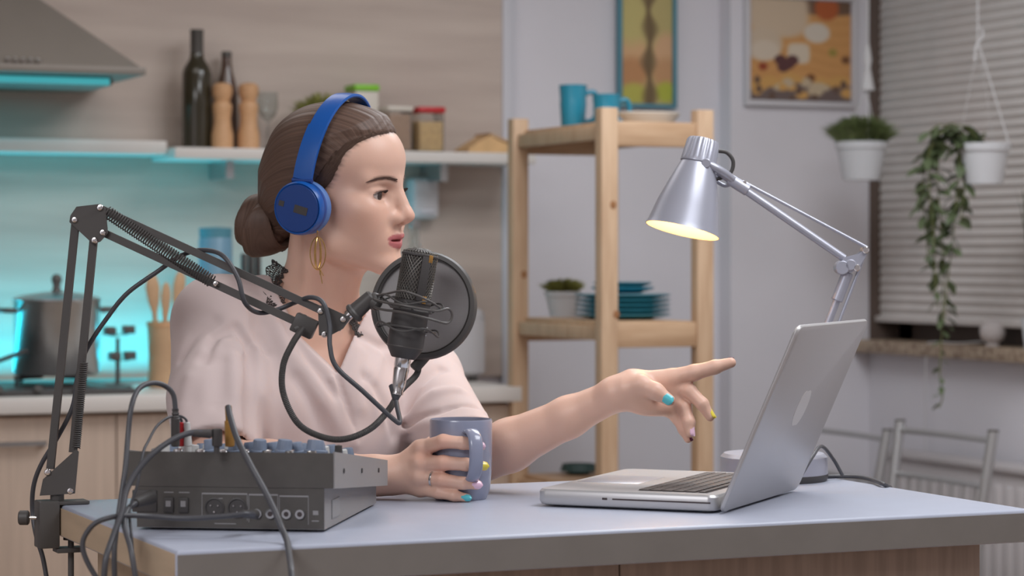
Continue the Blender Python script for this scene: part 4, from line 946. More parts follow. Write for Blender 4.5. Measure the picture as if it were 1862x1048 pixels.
# ================================================================ boom arm
BD = 3.22
def boom():
    d = BD; base = onZ(110, 905, TZ); base = C(110, 905, d)
    t = thing('boom_arm', 'black sprung microphone boom arm clamped to the table corner', 'boom arm', Vector((base.x, base.y, TZ)))
    o0 = Vector((base.x, base.y, TZ)); dd = lambda x: (d if x < 200 else d-0.03*(x-200)/440)
    L = lambda x, y, s=0.0: C(x, y, dd(x)+s)-o0
    f = d/FPX
    def bar(x0, y0, x1, y1, s, name='bar', w=8.0):
        a, c_ = L(x0, y0, s), L(x1, y1, s); u = (c_-a).normalized(); v = u.cross(VIEW).normalized()*w*f*0.85; q = VIEW*0.0045
        b = MB(); vs = []
        for p_ in (a-u*0.002, c_+u*0.002): vs += [p_-v-q, p_+v-q, p_+v+q, p_-v+q]
        b.add(vs, [(0, 1, 2, 3), (7, 6, 5, 4), (0, 4, 5, 1), (1, 5, 6, 2), (2, 6, 7, 3), (3, 7, 4, 0)]); return b.build(name, M['black'], t, smooth=False)
    def plate(pts, s, name, th=0.0025, parent=None):
        b = MB(); n = len(pts); P_ = [L(x, y, s) for x, y in pts]; q = VIEW*th
        b.add(P_+[p_+q for p_ in P_], [tuple(range(n)), tuple(range(2*n-1, n-1, -1))]+[(i, (i+1) % n, n+(i+1) % n, n+i) for i in range(n)]); return b.build(name, M['black'], parent or t, smooth=False)
    def bolt(x, y, s, par, r=6.2):
        b = MB(); p_ = L(x, y, s); b.M = Matrix.Translation(p_) @ (-VIEW).to_track_quat('Z', 'Y').to_matrix().to_4x4()
        b.lathe([(r*f, -0.001), (r*f, 0.001), (r*f*0.75, 0.003), (r*f*0.36, 0.0034), (r*f*0.36, 0.0016), (0, 0.0016)], 20); b.build('bolt', M['chrome'], par)
    bar(138, 400, 92, 850, 0.0); bar(171, 430, 133, 820, 0.0)
    bar(188, 382, 585, 565, 0.0); bar(192, 425, 570, 600, 0.0)
    for s in (-0.012, 0.010):
        e = plate([(128, 392), (139, 376), (182, 371), (192, 380), (196, 424), (182, 440), (168, 443), (126, 404)], s, 'elbow_plate')
        if s < 0:
            for x, y in ((136, 400), (172, 437), (187, 423), (182, 378)): bolt(x, y, s, e)
        bp = plate([(78, 872), (138, 818), (143, 822), (136, 898), (72, 902)], s, 'base_plate')
        if s < 0:
            for x, y in ((87, 859), (128, 893)): bolt(x, y, s, bp, 6.5)
        hp = plate([(578, 556), (590, 556), (638, 578), (624, 598), (596, 613), (580, 610)], s, 'head_plate')
        if s < 0:
            for x, y in ((583, 566), (624, 581), (590, 608)): bolt(x, y, s, hp, 6.5)
    # springs
    def spring(a, c_, s, turns, r, name='spring'):
        A, B_ = L(*a, s), L(*c_, s); u = (B_-A).normalized(); v = u.cross(VIEW).normalized(); w_ = u.cross(v); n = turns*10
        pts = [A+(B_-A)*(i/n)+(v*math.cos(2*PI*i/10)+w_*math.sin(2*PI*i/10))*r for i in range(n+1)]
        b = MB(); b.tube(pts, 0.0010, 5); b.build(name, M['black'], t)
        b = MB(); b.cyl(A-u*0.012, A, 0.0015, n=8); b.cyl(B_, B_+u*0.012, 0.0015, n=8); b.build('spring_hook', M['black'], t)
    spring((195, 386), (385, 512), -0.004, 46, 0.0080)
    spring((153, 660), (139, 815), -0.009, 40, 0.0045); 
    bolt(392, 516, -0.009, t, 5)
    # swivel pin and table clamp
    b = MB(); b.cyl((L(104, 890)), L(104, 925), 0.009, n=20); b.build('swivel_pin', M['black'], t)
    b = MB(); b.box((0, 0, 0), (1, 1, 1)); 
    xl = TX0-o0.x; cy_ = 0.0; hw = 0.016
    b = MB(); b.box((xl-0.030, -hw, -0.055), (xl-0.003, hw, 0.006), 0.002); b.box((xl-0.004, -hw, 0.0005), (xl+0.036, hw, 0.005), 0.001); b.box((xl-0.006, -hw*0.9, -0.062), (xl+0.030, hw*0.9, -0.056), 0.001); b.build('clamp', M['black'], t)
    b = MB(); b.cyl((xl+0.015, 0, -0.12), (xl+0.015, 0, -0.0425), 0.004, n=12); b.cyl((xl+0.015, 0, -0.0465), (xl+0.015, 0, -0.0425), 0.010, n=20); b.build('clamp_screw', M['black'], t)
    p_ = Vector((xl-0.030, 0, -0.016)); b = MB(); b.cyl(p_, p_-RGT*0.012, 0.0022, n=10); b.build('thumbscrew_shaft', M['chrome'], t)
    b = MB(); b.cyl(p_-RGT*0.010, p_-RGT*0.023, 0.0095, n=24, bev=0.0015); b.build('thumbscrew_knob', M['black'], t)
    # tilting head joint
    b = MB(); b.cyl(L(612, 598), L(645, 562), 0.006, n=16, bev=0.001); b.build('head_joint', M['chrome'], t)
    b = MB(); b.cyl(L(640, 573), L(678, 538), 0.0115, 0.0095, n=22, bev=0.002); b.cyl(L(640, 573), L(648, 566), 0.0135, n=22, bev=0.002); b.build('mount_socket', M['black'], t)
    # bundle tie of the pop filter clamp is a thing of its own
    return t
boom()
# ================================================================ microphone in its shock mount
def microphone():
    d = 3.19; f = d/FPX
    top, bot = C(766, 452, d), C(733, 652, d)
    root = C(733, 652, d)
    t = thing('microphone', 'black condenser microphone with mesh grille hanging on the boom arm', 'microphone', root)
    ax = (top-bot); Lm = ax.length; ax.normalize(); ax = (ax+VIEW*0.03).normalized()
    T = ax.to_track_quat('Z', 'Y').to_matrix().to_4x4(); up = T.to_3x3()
    b = MB(T); r = 0.0235
    b.lathe([(0, 0.0), (r*0.62, 0.0), (r*0.68, 0.001), (r*1.0, 0.014), (r, 0.016), (r, Lm*0.50), (r*1.03, Lm*0.505), (r*1.03, Lm*0.525), (r*0.95, Lm*0.53)], 48); b.build('body', M['blackpl'], t)
    # grille : wire cage of crossing wires over an inner core
    b = MB(T); b.lathe([(r*0.90, Lm*0.53), (r*0.90, Lm*0.94), (r*0.70, Lm*0.985), (0, Lm*0.99)], 40); g = b.build('capsule_core', M['blackpl'], t)
    b = MB(T); n = 34; m = 26
    def gp(u, z):
        k = min(1, max(0, (z-0.90)/0.10)); rr = r*0.965*(math.sqrt(max(0, 1-k*k*0.85)) if k else 1); return Vector((rr*math.cos(u), rr*math.sin(u), Lm*(0.53+0.47*z)))
    for i in range(n):
        for s in (-1, 1):
            pts = [gp(2*PI*i/n+s*z*1.9, z) for z in np.linspace(0, 1, 14)]; b.tube(pts, 0.00055, 4)
    b.build('grille', M['grille'], t)['kind'] = 'stuff'
    b = MB(T)
    for s in (-1, 1):      # flat side bars of the head frame
        a_ = math.radians(-90+s*75); c_, s_ = math.cos(a_), math.sin(a_)
        R_ = Matrix.Rotation(a_, 4, 'Z'); b.box((r*0.9, -0.006, Lm*0.53), (r*1.04, 0.006, Lm*0.93), 0.001, M=R_)
    b.lathe([(r*0.99, Lm*0.925), (r*1.03, Lm*0.93), (r*1.03, Lm*0.945), (r*0.98, Lm*0.95)], 40); b.build('head_frame', M['blackpl'], t)
    for s, z in ((-1, 0.915), (1, 0.915), (-1, 0.545)):
        a_ = math.radians(-90+s*62)+math.radians(0); R_ = Matrix.Rotation(a_, 4, 'Z'); b = MB(T @ R_); b.box((r*0.98, -0.003, Lm*z-0.005), (r*1.06, 0.003, Lm*z+0.005), 0.0006); b.build('brass_clip', M['goldpl'], t)
    for z in (0.46, 0.30, 0.24):
        b = MB(T @ Matrix.Rotation(math.radians(-100), 4, 'Z')); b.ball((r, 0, Lm*z), 0.0018, 10, 6); b.build('screw', M['steel'], t)
    b = MB(T); b.lathe([(r*1.005, Lm*0.10), (r*1.012, Lm*0.105), (r*1.005, Lm*0.11)], 40); b.build('body_seam', M['darksteel'], t)
    # xlr plug
    b = MB(T); b.lathe([(0.0105, 0.002), (0.0105, -0.010), (0.0098, -0.011), (0.0098, -0.013), (0.0102, -0.014), (0.0085, -0.036), (0.0070, -0.042), (0.0078, -0.044), (0.0078, -0.047), (0, -0.047)], 28); b.build('xlr_plug', M['chrome'], t)
    # spider shock mount
    sm = thing('shock_mount', 'black wire spider shock mount gripping the microphone', 'shock mount', root)
    z1, z2 = Lm*0.44, Lm*0.28
    for z in (z1, z2):
        b = MB(T); b.tube([(r*1.12*math.cos(a_), r*1.12*math.sin(a_), z) for a_ in np.linspace(0, 2*PI, 40)[:-1]], 0.0016, 8, closed=True); b.build('inner_ring', M['black'], sm)
    b = MB(T)
    for z in (z1+0.010, z2-0.002): b.tube([(r*1.75*math.cos(a_), r*1.75*math.sin(a_), z+0.004*math.sin(4*a_)) for a_ in np.linspace(0, 2*PI, 48)[:-1]], 0.0013, 8, closed=True)
    b.build('outer_ring', M['black'], sm)
    b = MB(T)
    for k in range(8):
        a0 = 2*PI*k/8; a1 = a0+PI/8
        zz = (z1, z1+0.010) if k % 2 else (z2, z2-0.002)
        b.tube([(r*1.12*math.cos(a0), r*1.12*math.sin(a0), zz[0]), (r*1.75*math.cos(a1), r*1.75*math.sin(a1), zz[1]), (r*1.12*math.cos(a0+PI/4), r*1.12*math.sin(a0+PI/4), zz[0])], 0.0011, 6)
    b.build('elastic_cord', M['black'], sm)
    Lw = lambda x, y, s=0: C(x, y, d+s)-root
    b = MB(); b.tube(spline([Lw(672, 540, 0.0), Lw(690, 548, -0.02), Lw(735, 556, -0.044), Lw(790, 566, -0.044), Lw(815, 562, -0.03), Lw(822, 575, -0.025), Lw(812, 588, -0.03), Lw(780, 580, -0.044), Lw(730, 568, -0.044), Lw(690, 562, -0.02), Lw(672, 552, 0.0)], 8), 0.0017, 8)
    b.tube(spline([Lw(672, 540, 0.0), Lw(700, 535, -0.015), Lw(735, 530, -0.04), Lw(775, 545, -0.045), Lw(800, 560, -0.03)], 8), 0.0015, 8); b.build('wire_fork', M['darksteel'], sm)
    b = MB(); b.cyl(Lw(668, 542, 0.0), Lw(690, 556, -0.006), 0.009, n=18, bev=0.002); b.ball(Lw(680, 548, 0), 0.0115, 18, 12); b.build('pivot', M['black'], sm)
    # pop filter
    pd_ = 3.262; pf = pd_/FPX; pc = C(771, 556, pd_)
    p = thing('pop_filter', 'round black mesh pop filter on a gooseneck behind the microphone', 'pop filter', pc)
    nrm = (-VIEW+RGT*-0.22+UP*0.10).normalized(); T2 = nrm.to_track_quat('Z', 'Y').to_matrix().to_4x4(); R_ = 99*pf
    b = MB(T2); b.lathe([(R_*0.86, -0.006), (R_*0.90, -0.0085), (R_*0.97, -0.0075), (R_, -0.002), (R_, 0.003), (R_*0.97, 0.0075), (R_*0.90, 0.0085), (R_*0.865, 0.006), (R_*0.855, 0.001)], 72, close=True); b.build('hoop', M['black'], p)
    b = MB(T2); b.lathe([(R_*0.862, 0.0062), (R_*0.868, 0.0078), (R_*0.876, 0.0085), (R_*0.88, 0.0075)], 72, close=True); b.build('inner_bead', M['darksteel'], p)
    b = MB(T2); n = 74; wv = R_*0.86
    for k in range(n):
        x = -wv+2*wv*(k+0.5)/n; l = math.sqrt(max(0, wv*wv-x*x))
        for ax_ in (0, 1):
            q = 0.00042; 
            if ax_: b.box((x-q, -l, -0.0003), (x+q, l, 0.0002))
            else: b.box((-l, x-q, 0.0001), (l, x+q, 0.0006))
    o = b.build('mesh_screen', M['mesh'], p, smooth=False); o['kind'] = 'stuff'
    b = MB(T2); b.lathe([(0, -0.0012), (wv, -0.0012), (wv, -0.0016), (0, -0.0016)], 64); o = b.build('second_screen', M['mesh_thin'], p, smooth=False)
    gp_ = spline([C(551, 597, 3.17)-pc, C(532, 625, 3.155)-pc, C(515, 665, 3.15)-pc, C(515, 715, 3.15)-pc, C(540, 768, 3.15)-pc, C(580, 793, 3.15)-pc, C(625, 799, 3.15)-pc, C(672, 781, 3.16)-pc, C(706, 747, 3.19)-pc, C(728, 712, 3.23)-pc, C(757, 682, 3.262)-pc, C(762, 660, 3.268)-pc, C(768, 652, 3.268)-pc], 14)
    b = MB(); pts = []; rr = []
    fine = []
    for i in range(len(gp_)-1):
        for j in range(4): fine.append(gp_[i].lerp(gp_[i+1], j/4))
    for i, q in enumerate(fine): pts.append(q); rr.append(0.0043 if i % 3 else 0.0037)
    b.tube(pts, rr, 10); b.build('gooseneck', M['black'], p)
    b = MB(); b.cyl(C(752, 672, 3.262)-pc, C(775, 646, 3.266)-pc, 0.0075, n=18, bev=0.002); b.build('neck_socket', M['black'], p)
    # clamp on the boom
    b = MB(); Tb = Matrix.Translation(C(554, 592, 3.195)-pc) @ Matrix.Rotation(-YAW, 4, 'Z') @ Matrix.Rotation(math.radians(25), 4, 'Y'); b.box((-0.015, -0.016, -0.013), (0.015, 0.014, 0.012), 0.002, M=Tb); b.build('boom_clamp', M['black'], p)
    b = MB(); b.cyl(C(546, 575, 3.19)-pc, C(550, 585, 3.19)-pc, 0.008, n=16, bev=0.002); b.cyl(C(536, 600, 3.185)-pc, C(545, 596, 3.185)-pc, 0.007, n=16, bev=0.001); b.build('clamp_screw', M['black'], p)
m = mat('black_mesh_backing', (180, 176, 175), 0.9)
nt = m.node_tree; bs = nt.nodes['Principled BSDF']; bs.inputs['Alpha'].default_value = 0.80
M['mesh_thin'] = m
microphone()
# ================================================================ cables
def cable(lab, pts, r, extra=None, name='cable', m='rubber', dens=10):
    P0 = Vector(pts[-1]) if not isinstance(pts[-1], tuple) else C(*pts[-1])
    P_ = [C(*q) if isinstance(q, tuple) else q for q in pts]
    t = thing(name, lab, 'cable', P_[-1])
    loc_ = [q-P_[-1] for q in P_]; sp_ = spline(loc_[:-1], dens)+[loc_[-2].lerp(loc_[-1], k/4) for k in (1, 2, 3, 4)]
    b = MB(); b.tube(sp_, r, 10); b.build('cord', M[m], t)
    return t, P_[-1]
t, o0 = cable('long black microphone cable winding along the boom arm to the floor',
    [(716, 704, 3.195), (722, 740, 3.18), (727, 766, 3.165), (717, 764, 3.16), (660, 712, 3.15), (612, 668, 3.15), (600, 630, 3.155), (599, 590, 3.165), (588, 552, 3.17), (565, 541, 3.18), (535, 551, 3.21), (505, 563, 3.215), (470, 569, 3.20), (445, 550, 3.17), (432, 505, 3.17), (405, 465, 3.18), (368, 455, 3.21), (330, 465, 3.225), (285, 495, 3.23), (230, 535, 3.23), (190, 585, 3.235), (158, 635, 3.235), (142, 680, 3.235), (132, 740, 3.23), (105, 795, 3.24), (75, 845, 3.25), (61, 885, 3.26), (59, 930, 3.27), (66, 975, 3.26), (78, 1015, 3.26), (86, 1060, 3.26), (90, 1300, 3.26)], 0.0031)
b = MB(); a_ = C(716, 700, 3.192)-o0; b.cyl(a_, C(720, 728, 3.185)-o0, 0.0068, 0.0045, n=18, bev=0.001); b.build('strain_relief', M['rubber'], t)
# cable with upright jack plug looping on the mixer top
zt = 0.093
t, o0 = cable('black jack cable looping high above the mixer left end',
    [(319, 745, 2.93), (315, 718, 2.93), (300, 702, 2.925), (276, 697, 2.91), (252, 708, 2.89), (239, 740, 2.87), (233, 790, 2.86), (228, 850, 2.84), (218, 920, 2.82), (208, 1000, 2.80), (210, 1080, 2.80), (212, 1500, 2.80)], 0.0031)
b = MB(); b.cyl(C(319, 812, 2.935)-o0, C(319, 760, 2.932)-o0, 0.0052, n=18, bev=0.001); b.lathe([(0.0035, 0), (0.0046, 0.002), (0.0036, 0.004), (0.0046, 0.006), (0.0036, 0.008), (0.0042, 0.011), (0.003, 0.013)], 16, Matrix.Translation(C(319, 762, 2.932)-o0)); b.build('jack_plug', M['blackpl'], t)
t, o0 = cable('thin twin cable with red and white plugs on the mixer',
    [(331, 772, 2.955), (328, 762, 2.955), (314, 758, 2.95), (300, 763, 2.93), (284, 777, 2.91), (270, 802, 2.885), (260, 825, 2.865), (250, 880, 2.845), (236, 930, 2.83), (240, 985, 2.80), (246, 1080, 2.80), (246, 1500, 2.80)], 0.0017)
b = MB(); b.cyl(C(329, 812, 2.955)-o0, C(329, 768, 2.955)-o0, 0.0042, 0.0034, n=16, bev=0.0008); b.build('red_plug', M['red'], t)
b = MB(); b.cyl(C(342, 812, 2.955)-o0, C(340, 768, 2.955)-o0, 0.0050, 0.0036, n=16, bev=0.0008); b.build('white_plug', M['knobwhite'], t)
b = MB(); b.tube(spline([C(312, 764, 2.95)-o0, C(325, 757, 2.955)-o0, C(337, 762, 2.955)-o0, C(340, 770, 2.955)-o0], 6), 0.0015, 8); b.build('branch_cord', M['rubber'], t)
t, o0 = cable('black cable with right angle plug curving down over the mixer back',
    [(368, 787, 2.885), (345, 788, 2.88), (312, 801, 2.865), (275, 828, 2.845), (246, 862, 2.83), (229, 895, 2.815), (222, 930, 2.80), (206, 975, 2.78), (192, 1020, 2.76), (188, 1080, 2.76), (188, 1500, 2.76)], 0.0035)
b = MB(); b.cyl(C(350, 788, 2.882)-o0, C(384, 789, 2.89)-o0, 0.0042, 0.0056, n=16, bev=0.001); q = C(394, 797, 2.892)-o0; b.box((q.x-0.005, q.y-0.005, q.z-0.010), (q.x+0.006, q.y+0.005, q.z+0.011), 0.002); b.cyl(q-UP*0.018, q, 0.0035, n=12); b.build('angled_plug', M['blackpl'], t)
t, o0 = cable('black cable with gold plug falling across the front of the mixer',
    [(415, 740, 2.905), (419, 760, 2.89), (432, 800, 2.86), (455, 845, 2.835), (480, 890, 2.82), (502, 935, 2.80), (514, 965, 2.79), (522, 985, 2.77), (526, 1010, 2.72), (530, 1040, 2.64), (533, 1100, 2.62), (533, 1500, 2.62)], 0.0036)
b = MB(); b.cyl(C(418, 812, 2.915)-o0, C(417, 765, 2.912)-o0, 0.0058, n=18, bev=0.001); b.cyl(C(417, 768, 2.912)-o0, C(415, 738, 2.906)-o0, 0.0042, n=14, bev=0.001); b.build('gold_plug', M['goldpl'], t)
t, o0 = cable('black cable plugged into the mixer back and running left along it',
    [(462, 936, 2.855), (445, 935, 2.84), (400, 940, 2.835), (340, 943, 2.83), (280, 940, 2.83), (235, 938, 2.815), (203, 941, 2.80), (172, 953, 2.80), (153, 978, 2.80), (151, 1000, 2.80), (160, 1025, 2.80), (178, 1055, 2.80), (185, 1500, 2.80)], 0.0030)
b = MB(); b.cyl(C(466, 936, 2.875)-o0, C(440, 935, 2.842)-o0, 0.0055, 0.0045, n=16, bev=0.001); b.build('jack_plug', M['blackpl'], t)
t, o0 = cable('black mains cable hanging from the mixer power socket over the edge',
    [(262, 908, 2.87), (246, 916, 2.845), (232, 928, 2.83), (226, 955, 2.80), (238, 1000, 2.76), (248, 1060, 2.75), (250, 1500, 2.75)], 0.0033)
b = MB(); b.cyl(C(276, 904, 2.885)-o0, C(244, 916, 2.845)-o0, 0.0085, 0.0055, n=16, bev=0.002); b.build('power_plug', M['blackpl'], t)
# ================================================================ the seated person: smooth implicit surfaces meshed by surface nets
def nv(*a): return np.array(a, dtype=np.float32)
def Q(x, y, d): return nv((x-931)*d/FPX, d, (HOR-y)*d/FPX)      # right, away, up from the eye
def rcone(P, a, b, ra, rb):
    ba = b-a; pa = P-a; t = np.clip(pa @ ba/np.dot(ba, ba), 0, 1)
    return np.linalg.norm(pa-t[:, None]*ba, axis=1)-(ra+(rb-ra)*t)
def ell(P, c, r, R=None):
    q = P-c
    if R is not None: q = q @ R
    r = np.asarray(r, np.float32); k0 = np.linalg.norm(q/r, axis=1); k1 = np.linalg.norm(q/(r*r), axis=1)+1e-9
    return k0*(k0-1)/k1
def smin(a, b, k):
    h = np.clip(0.5+0.5*(b-a)/k, 0, 1); return b+(a-b)*h-k*h*(1-h)
def smax(a, b, k): return -smin(-a, -b, k)
def chain(P, pts, rs, k=0.004):
    d = None
    for i in range(len(pts)-1):
        e = rcone(P, pts[i], pts[i+1], rs[i], rs[i+1]); d = e if d is None else smin(d, e, k)
    return d
def surface_net(fn, lo, hi, h, B=8):
    lo = np.array(lo, np.float32); n = np.maximum(((np.array(hi)-lo)/h).astype(int)+2, 3); n = ((n+B-1)//B)*B
    nb = n//B
    bi = np.stack(np.meshgrid(*[np.arange(k) for k in nb], indexing='ij'), -1).reshape(-1, 3)
    cen = (lo+(bi*B+(B-1)/2)*h).astype(np.float32); fc = fn(cen)
    act = np.abs(fc) < B*h*0.87*1.7
    V = np.where(fc < 0, -1.0, 1.0).astype(np.float32).reshape(nb)
    V = np.repeat(np.repeat(np.repeat(V, B, 0), B, 1), B, 2)
    o3 = np.stack(np.meshgrid(*[np.arange(B)]*3, indexing='ij'), -1).reshape(-1, 3)
    ab = bi[act]
    for s in range(0, len(ab), 1500):
        I = (ab[s:s+1500, None, :]*B+o3[None]).reshape(-1, 3); v = fn((lo+I*h).astype(np.float32)); V[I[:, 0], I[:, 1], I[:, 2]] = v
    Sg = V < 0
    c = np.zeros(np.array(V.shape)-1, np.uint8)
    offs = [(i, j, k) for i in (0, 1) for j in (0, 1) for k in (0, 1)]
    sl = lambda o: tuple(slice(o[t], V.shape[t]-1+o[t]) for t in range(3))
    for o in offs: c += Sg[sl(o)]
    cells = np.argwhere((c > 0) & (c < 8)); idx = -np.ones(c.shape, np.int64); idx[tuple(cells.T)] = np.arange(len(cells))
    cv = np.stack([V[tuple((cells+np.array(o)).T)] for o in offs], 1)
    acc = np.zeros((len(cells), 3)); cnt = np.zeros(len(cells))
    for a in range(8):
        for b_ in range(a+1, 8):
            if sum(abs(offs[a][t]-offs[b_][t]) for t in range(3)) != 1: continue
            va, vb = cv[:, a], cv[:, b_]; m = (va < 0) != (vb < 0); t = np.where(m, va/np.where(m, va-vb, 1), 0)
            p = np.array(offs[a])+t[:, None]*(np.array(offs[b_])-np.array(offs[a])); acc[m] += p[m]; cnt[m] += 1
    verts = lo+(cells+acc/cnt[:, None])*h
    quads = []
    for ax in range(3):
        e = np.argwhere(Sg[tuple(slice(0, -1) if t == ax else slice(None) for t in range(3))] != Sg[tuple(slice(1, None) if t == ax else slice(None) for t in range(3))])
        u, w_ = (ax+1) % 3, (ax+2) % 3
        ok = (e[:, u] > 0) & (e[:, w_] > 0) & (e[:, u] < c.shape[u]) & (e[:, w_] < c.shape[w_]) & (e[:, ax] < c.shape[ax]); e = e[ok]
        def ci(du, dw):
            q = e.copy(); q[:, u] -= du; q[:, w_] -= dw; return idx[tuple(q.T)]
        qd = np.stack([ci(1, 1), ci(0, 1), ci(0, 0), ci(1, 0)], 1); fl = ~Sg[tuple(e.T)]; qd[fl] = qd[fl][:, ::-1]; quads.append(qd)
    quads = np.concatenate(quads); quads = quads[(quads >= 0).all(1)]
    return verts.astype(np.float32), quads
# camera-aligned axes to world
RW = np.array([[CY, SY, 0], [-SY, CY, 0], [0, 0, 1]], np.float32)      # columns: right, away, up
def to_world(v): return v @ RW.T+np.array([0, 0, H], np.float32)
PROOT = None
def np_mesh(name, verts, quads, m, parent, cols=None, attrs=None, smooth=True):
    me = bpy.data.meshes.new(name); me.vertices.add(len(verts)); me.vertices.foreach_set('co', verts.astype(np.float32).ravel())
    k = quads.shape[1]; me.loops.add(quads.size); me.loops.foreach_set('vertex_index', quads.astype(np.int32).ravel())
    me.polygons.add(len(quads)); me.polygons.foreach_set('loop_start', np.arange(0, quads.size, k, dtype=np.int32)); me.polygons.foreach_set('loop_total', np.full(len(quads), k, np.int32))
    me.update(calc_edges=True); me.validate()
    if smooth: me.polygons.foreach_set('use_smooth', np.ones(len(me.polygons), bool))
    me.materials.append(m)
    if cols is not None:
        a = me.color_attributes.new('Col', 'FLOAT_COLOR', 'POINT'); a.data.foreach_set('color', np.concatenate([cols, np.ones((len(cols), 1))], 1).astype(np.float32).ravel())
    for nm, val in (attrs or {}).items():
        a = me.attributes.new(nm, 'FLOAT', 'POINT'); a.data.foreach_set('value', val.astype(np.float32))
    o = bpy.data.objects.new(name, me); COL.objects.link(o); o.parent = parent
    return o
# ---------------------------------------------------------------- pose
HA, HP, HR = math.radians(22), math.radians(4), math.radians(4)
F = np.array([math.cos(HA)*math.cos(HP), -math.sin(HA)*math.cos(HP), -math.sin(HP)]); Lf = np.array([math.sin(HA)*math.cos(HR), math.cos(HA)*math.cos(HR), math.sin(HR)])
Lf -= F*np.dot(F, Lf); Lf /= np.linalg.norm(Lf); Uf = np.cross(F, Lf)
HM = np.stack([F, Lf, Uf], 1).astype(np.float32)          # columns: forward, left, up of the head
HS = 1.0
HO = (Q(754, 395, 3.455)-HM @ nv(0.119, 0, -0.020)).astype(np.float32)
def hl(P): return (P-HO) @ HM                              # to head space
def hw(p): return (HO+HM @ nv(*p)).astype(np.float32)      # head space to camera axes
NB = Q(572, 558, 3.56)                                     # root of the neck
TF = np.array([0.47, -0.87, 0.05]); TF /= np.linalg.norm(TF); TL = np.array([0.86, 0.44, -0.235]); TL -= TF*np.dot(TF, TL); TL /= np.linalg.norm(TL); TU = np.cross(TF, TL)
TM = np.stack([TF, TL, TU], 1).astype(np.float32)          # chest axes
def tw(p): return (NB+TM @ nv(*p)).astype(np.float32)
SRt, SLt = Q(398, 588, 3.475), Q(765, 690, 3.64)           # shoulder joints
ER, EL = Q(392, 852, 3.31), Q(838, 852, 3.41)              # elbows
WR, WL = Q(712, 866, 3.290), Q(1120, 718, 3.32)            # wrists
PEL = Q(600, 985, 3.68)                                    # pelvis
EZ, BZ = 0.0095, 0.0290                                    # eye and brow heights
def head_sdf(p):
    y = np.abs(p[:, 1]); p2 = np.stack([p[:, 0], y, p[:, 2]], 1)
    d = ell(p, nv(-0.004, 0, 0.055), (0.094, 0.073, 0.070))
    d = smin(d, ell(p, nv(-0.03, 0, 0.012), (0.062, 0.062, 0.062)), 0.03)
    d = smin(d, ell(p, nv(0.040, 0, 0.055), (0.052, 0.058, 0.050)), 0.02)
    d = smin(d, ell(p, nv(0.030, 0, -0.022), (0.056, 0.056, 0.072)), 0.025)
    d = smin(d, rcone(p2, nv(0.000, 0.050, -0.040), nv(0.020, 0.047, -0.062), 0.016, 0.014), 0.03)
    d = smin(d, rcone(p2, nv(0.020, 0.047, -0.062), nv(0.076, 0.012, -0.086), 0.014, 0.015), 0.03)
    d = smin(d, ell(p, nv(0.0805, 0, -0.0865), (0.0165, 0.019, 0.0155)), 0.014)
    d = smin(d, ell(p2, nv(0.052, 0.043, -0.010), (0.028, 0.021, 0.019)), 0.025)
    d = smin(d, ell(p2, nv(0.059, 0.032, -0.034), (0.023, 0.020, 0.028)), 0.03)
    d = smin(d, rcone(p2, nv(0.0835, 0.006, 0.029), nv(0.063, 0.044, 0.031), 0.0095, 0.010), 0.014)
    # eye sockets, then lids
    d = smax(d, -ell(p2, nv(0.0935, 0.031, EZ+0.0015), (0.0165, 0.0185, 0.0115)), 0.012)
    lid = ell(p2, nv(0.0670, 0.0310, EZ), (0.0160, 0.0182, 0.0152))
    d = smin(d, lid, 0.005)
    d = smin(d, rcone(p2, nv(0.0805, 0.0205, EZ+0.0080), nv(0.0715, 0.0450, EZ+0.0062), 0.0022, 0.0022), 0.004)
    d = smax(d, -ell(p2, nv(0.0830, 0.0315, EZ-0.0004), (0.0150, 0.0156, 0.0060)), 0.0020)
    # nose
    n = rcone(p, nv(0.0865, 0, 0.026), nv(0.1035, 0, -0.0105), 0.0080, 0.0090)
    n = smin(n, ell(p, nv(0.1065, 0, -0.0190), (0.0122, 0.0100, 0.0094)), 0.008)
    n = smin(n, ell(p2, nv(0.0965, 0.0112, -0.0232), (0.0100, 0.0060, 0.0076)), 0.006)
    n = smin(n, rcone(p, nv(0.1060, 0, -0.0260), nv(0.0960, 0, -0.0330), 0.0042, 0.0040), 0.005)
    n = smin(n, rcone(p2, nv(0.0830, 0.008, 0.004), nv(0.0840, 0.014, -0.020), 0.007, 0.008), 0.012)
    d = smin(d, n, 0.009)
    d = smax(d, -ell(p2, nv(0.1010, 0.0066, -0.0325), (0.0062, 0.0034, 0.0050)), 0.003)
    # mouth
    d = smin(d, ell(p, nv(0.0720, 0, -0.0530), (0.0245, 0.028, 0.023)), 0.016)
    d = smin(d, smin(rcone(p2, nv(0.0965, 0.0035, -0.0470), nv(0.0800, 0.0225, -0.0545), 0.0052, 0.0022), rcone(p2, nv(0.0965, 0.0035, -0.0470), nv(0.0965, 0.0, -0.0480), 0.0050, 0.0048), 0.003), 0.005)
    d = smin(d, rcone(p2, nv(0.0940, 0.0, -0.0600), nv(0.0800, 0.0205, -0.0560), 0.0064, 0.0024), 0.005)
    d = smax(d, -ell(p2, nv(0.0985, 0.0, -0.0540), (0.0150, 0.0190, 0.0012)), 0.0025)
    d = smax(d, -ell(p, nv(0.1010, 0, -0.0400), (0.0035, 0.0028, 0.0060)), 0.004)
    # ears
    ear = ell(p2, nv(-0.006, 0.0745, -0.002), (0.016, 0.007, 0.030))
    d = smin(d, ear, 0.006)
    return d
NT, NBm = hw((-0.022, 0, -0.045)), NB
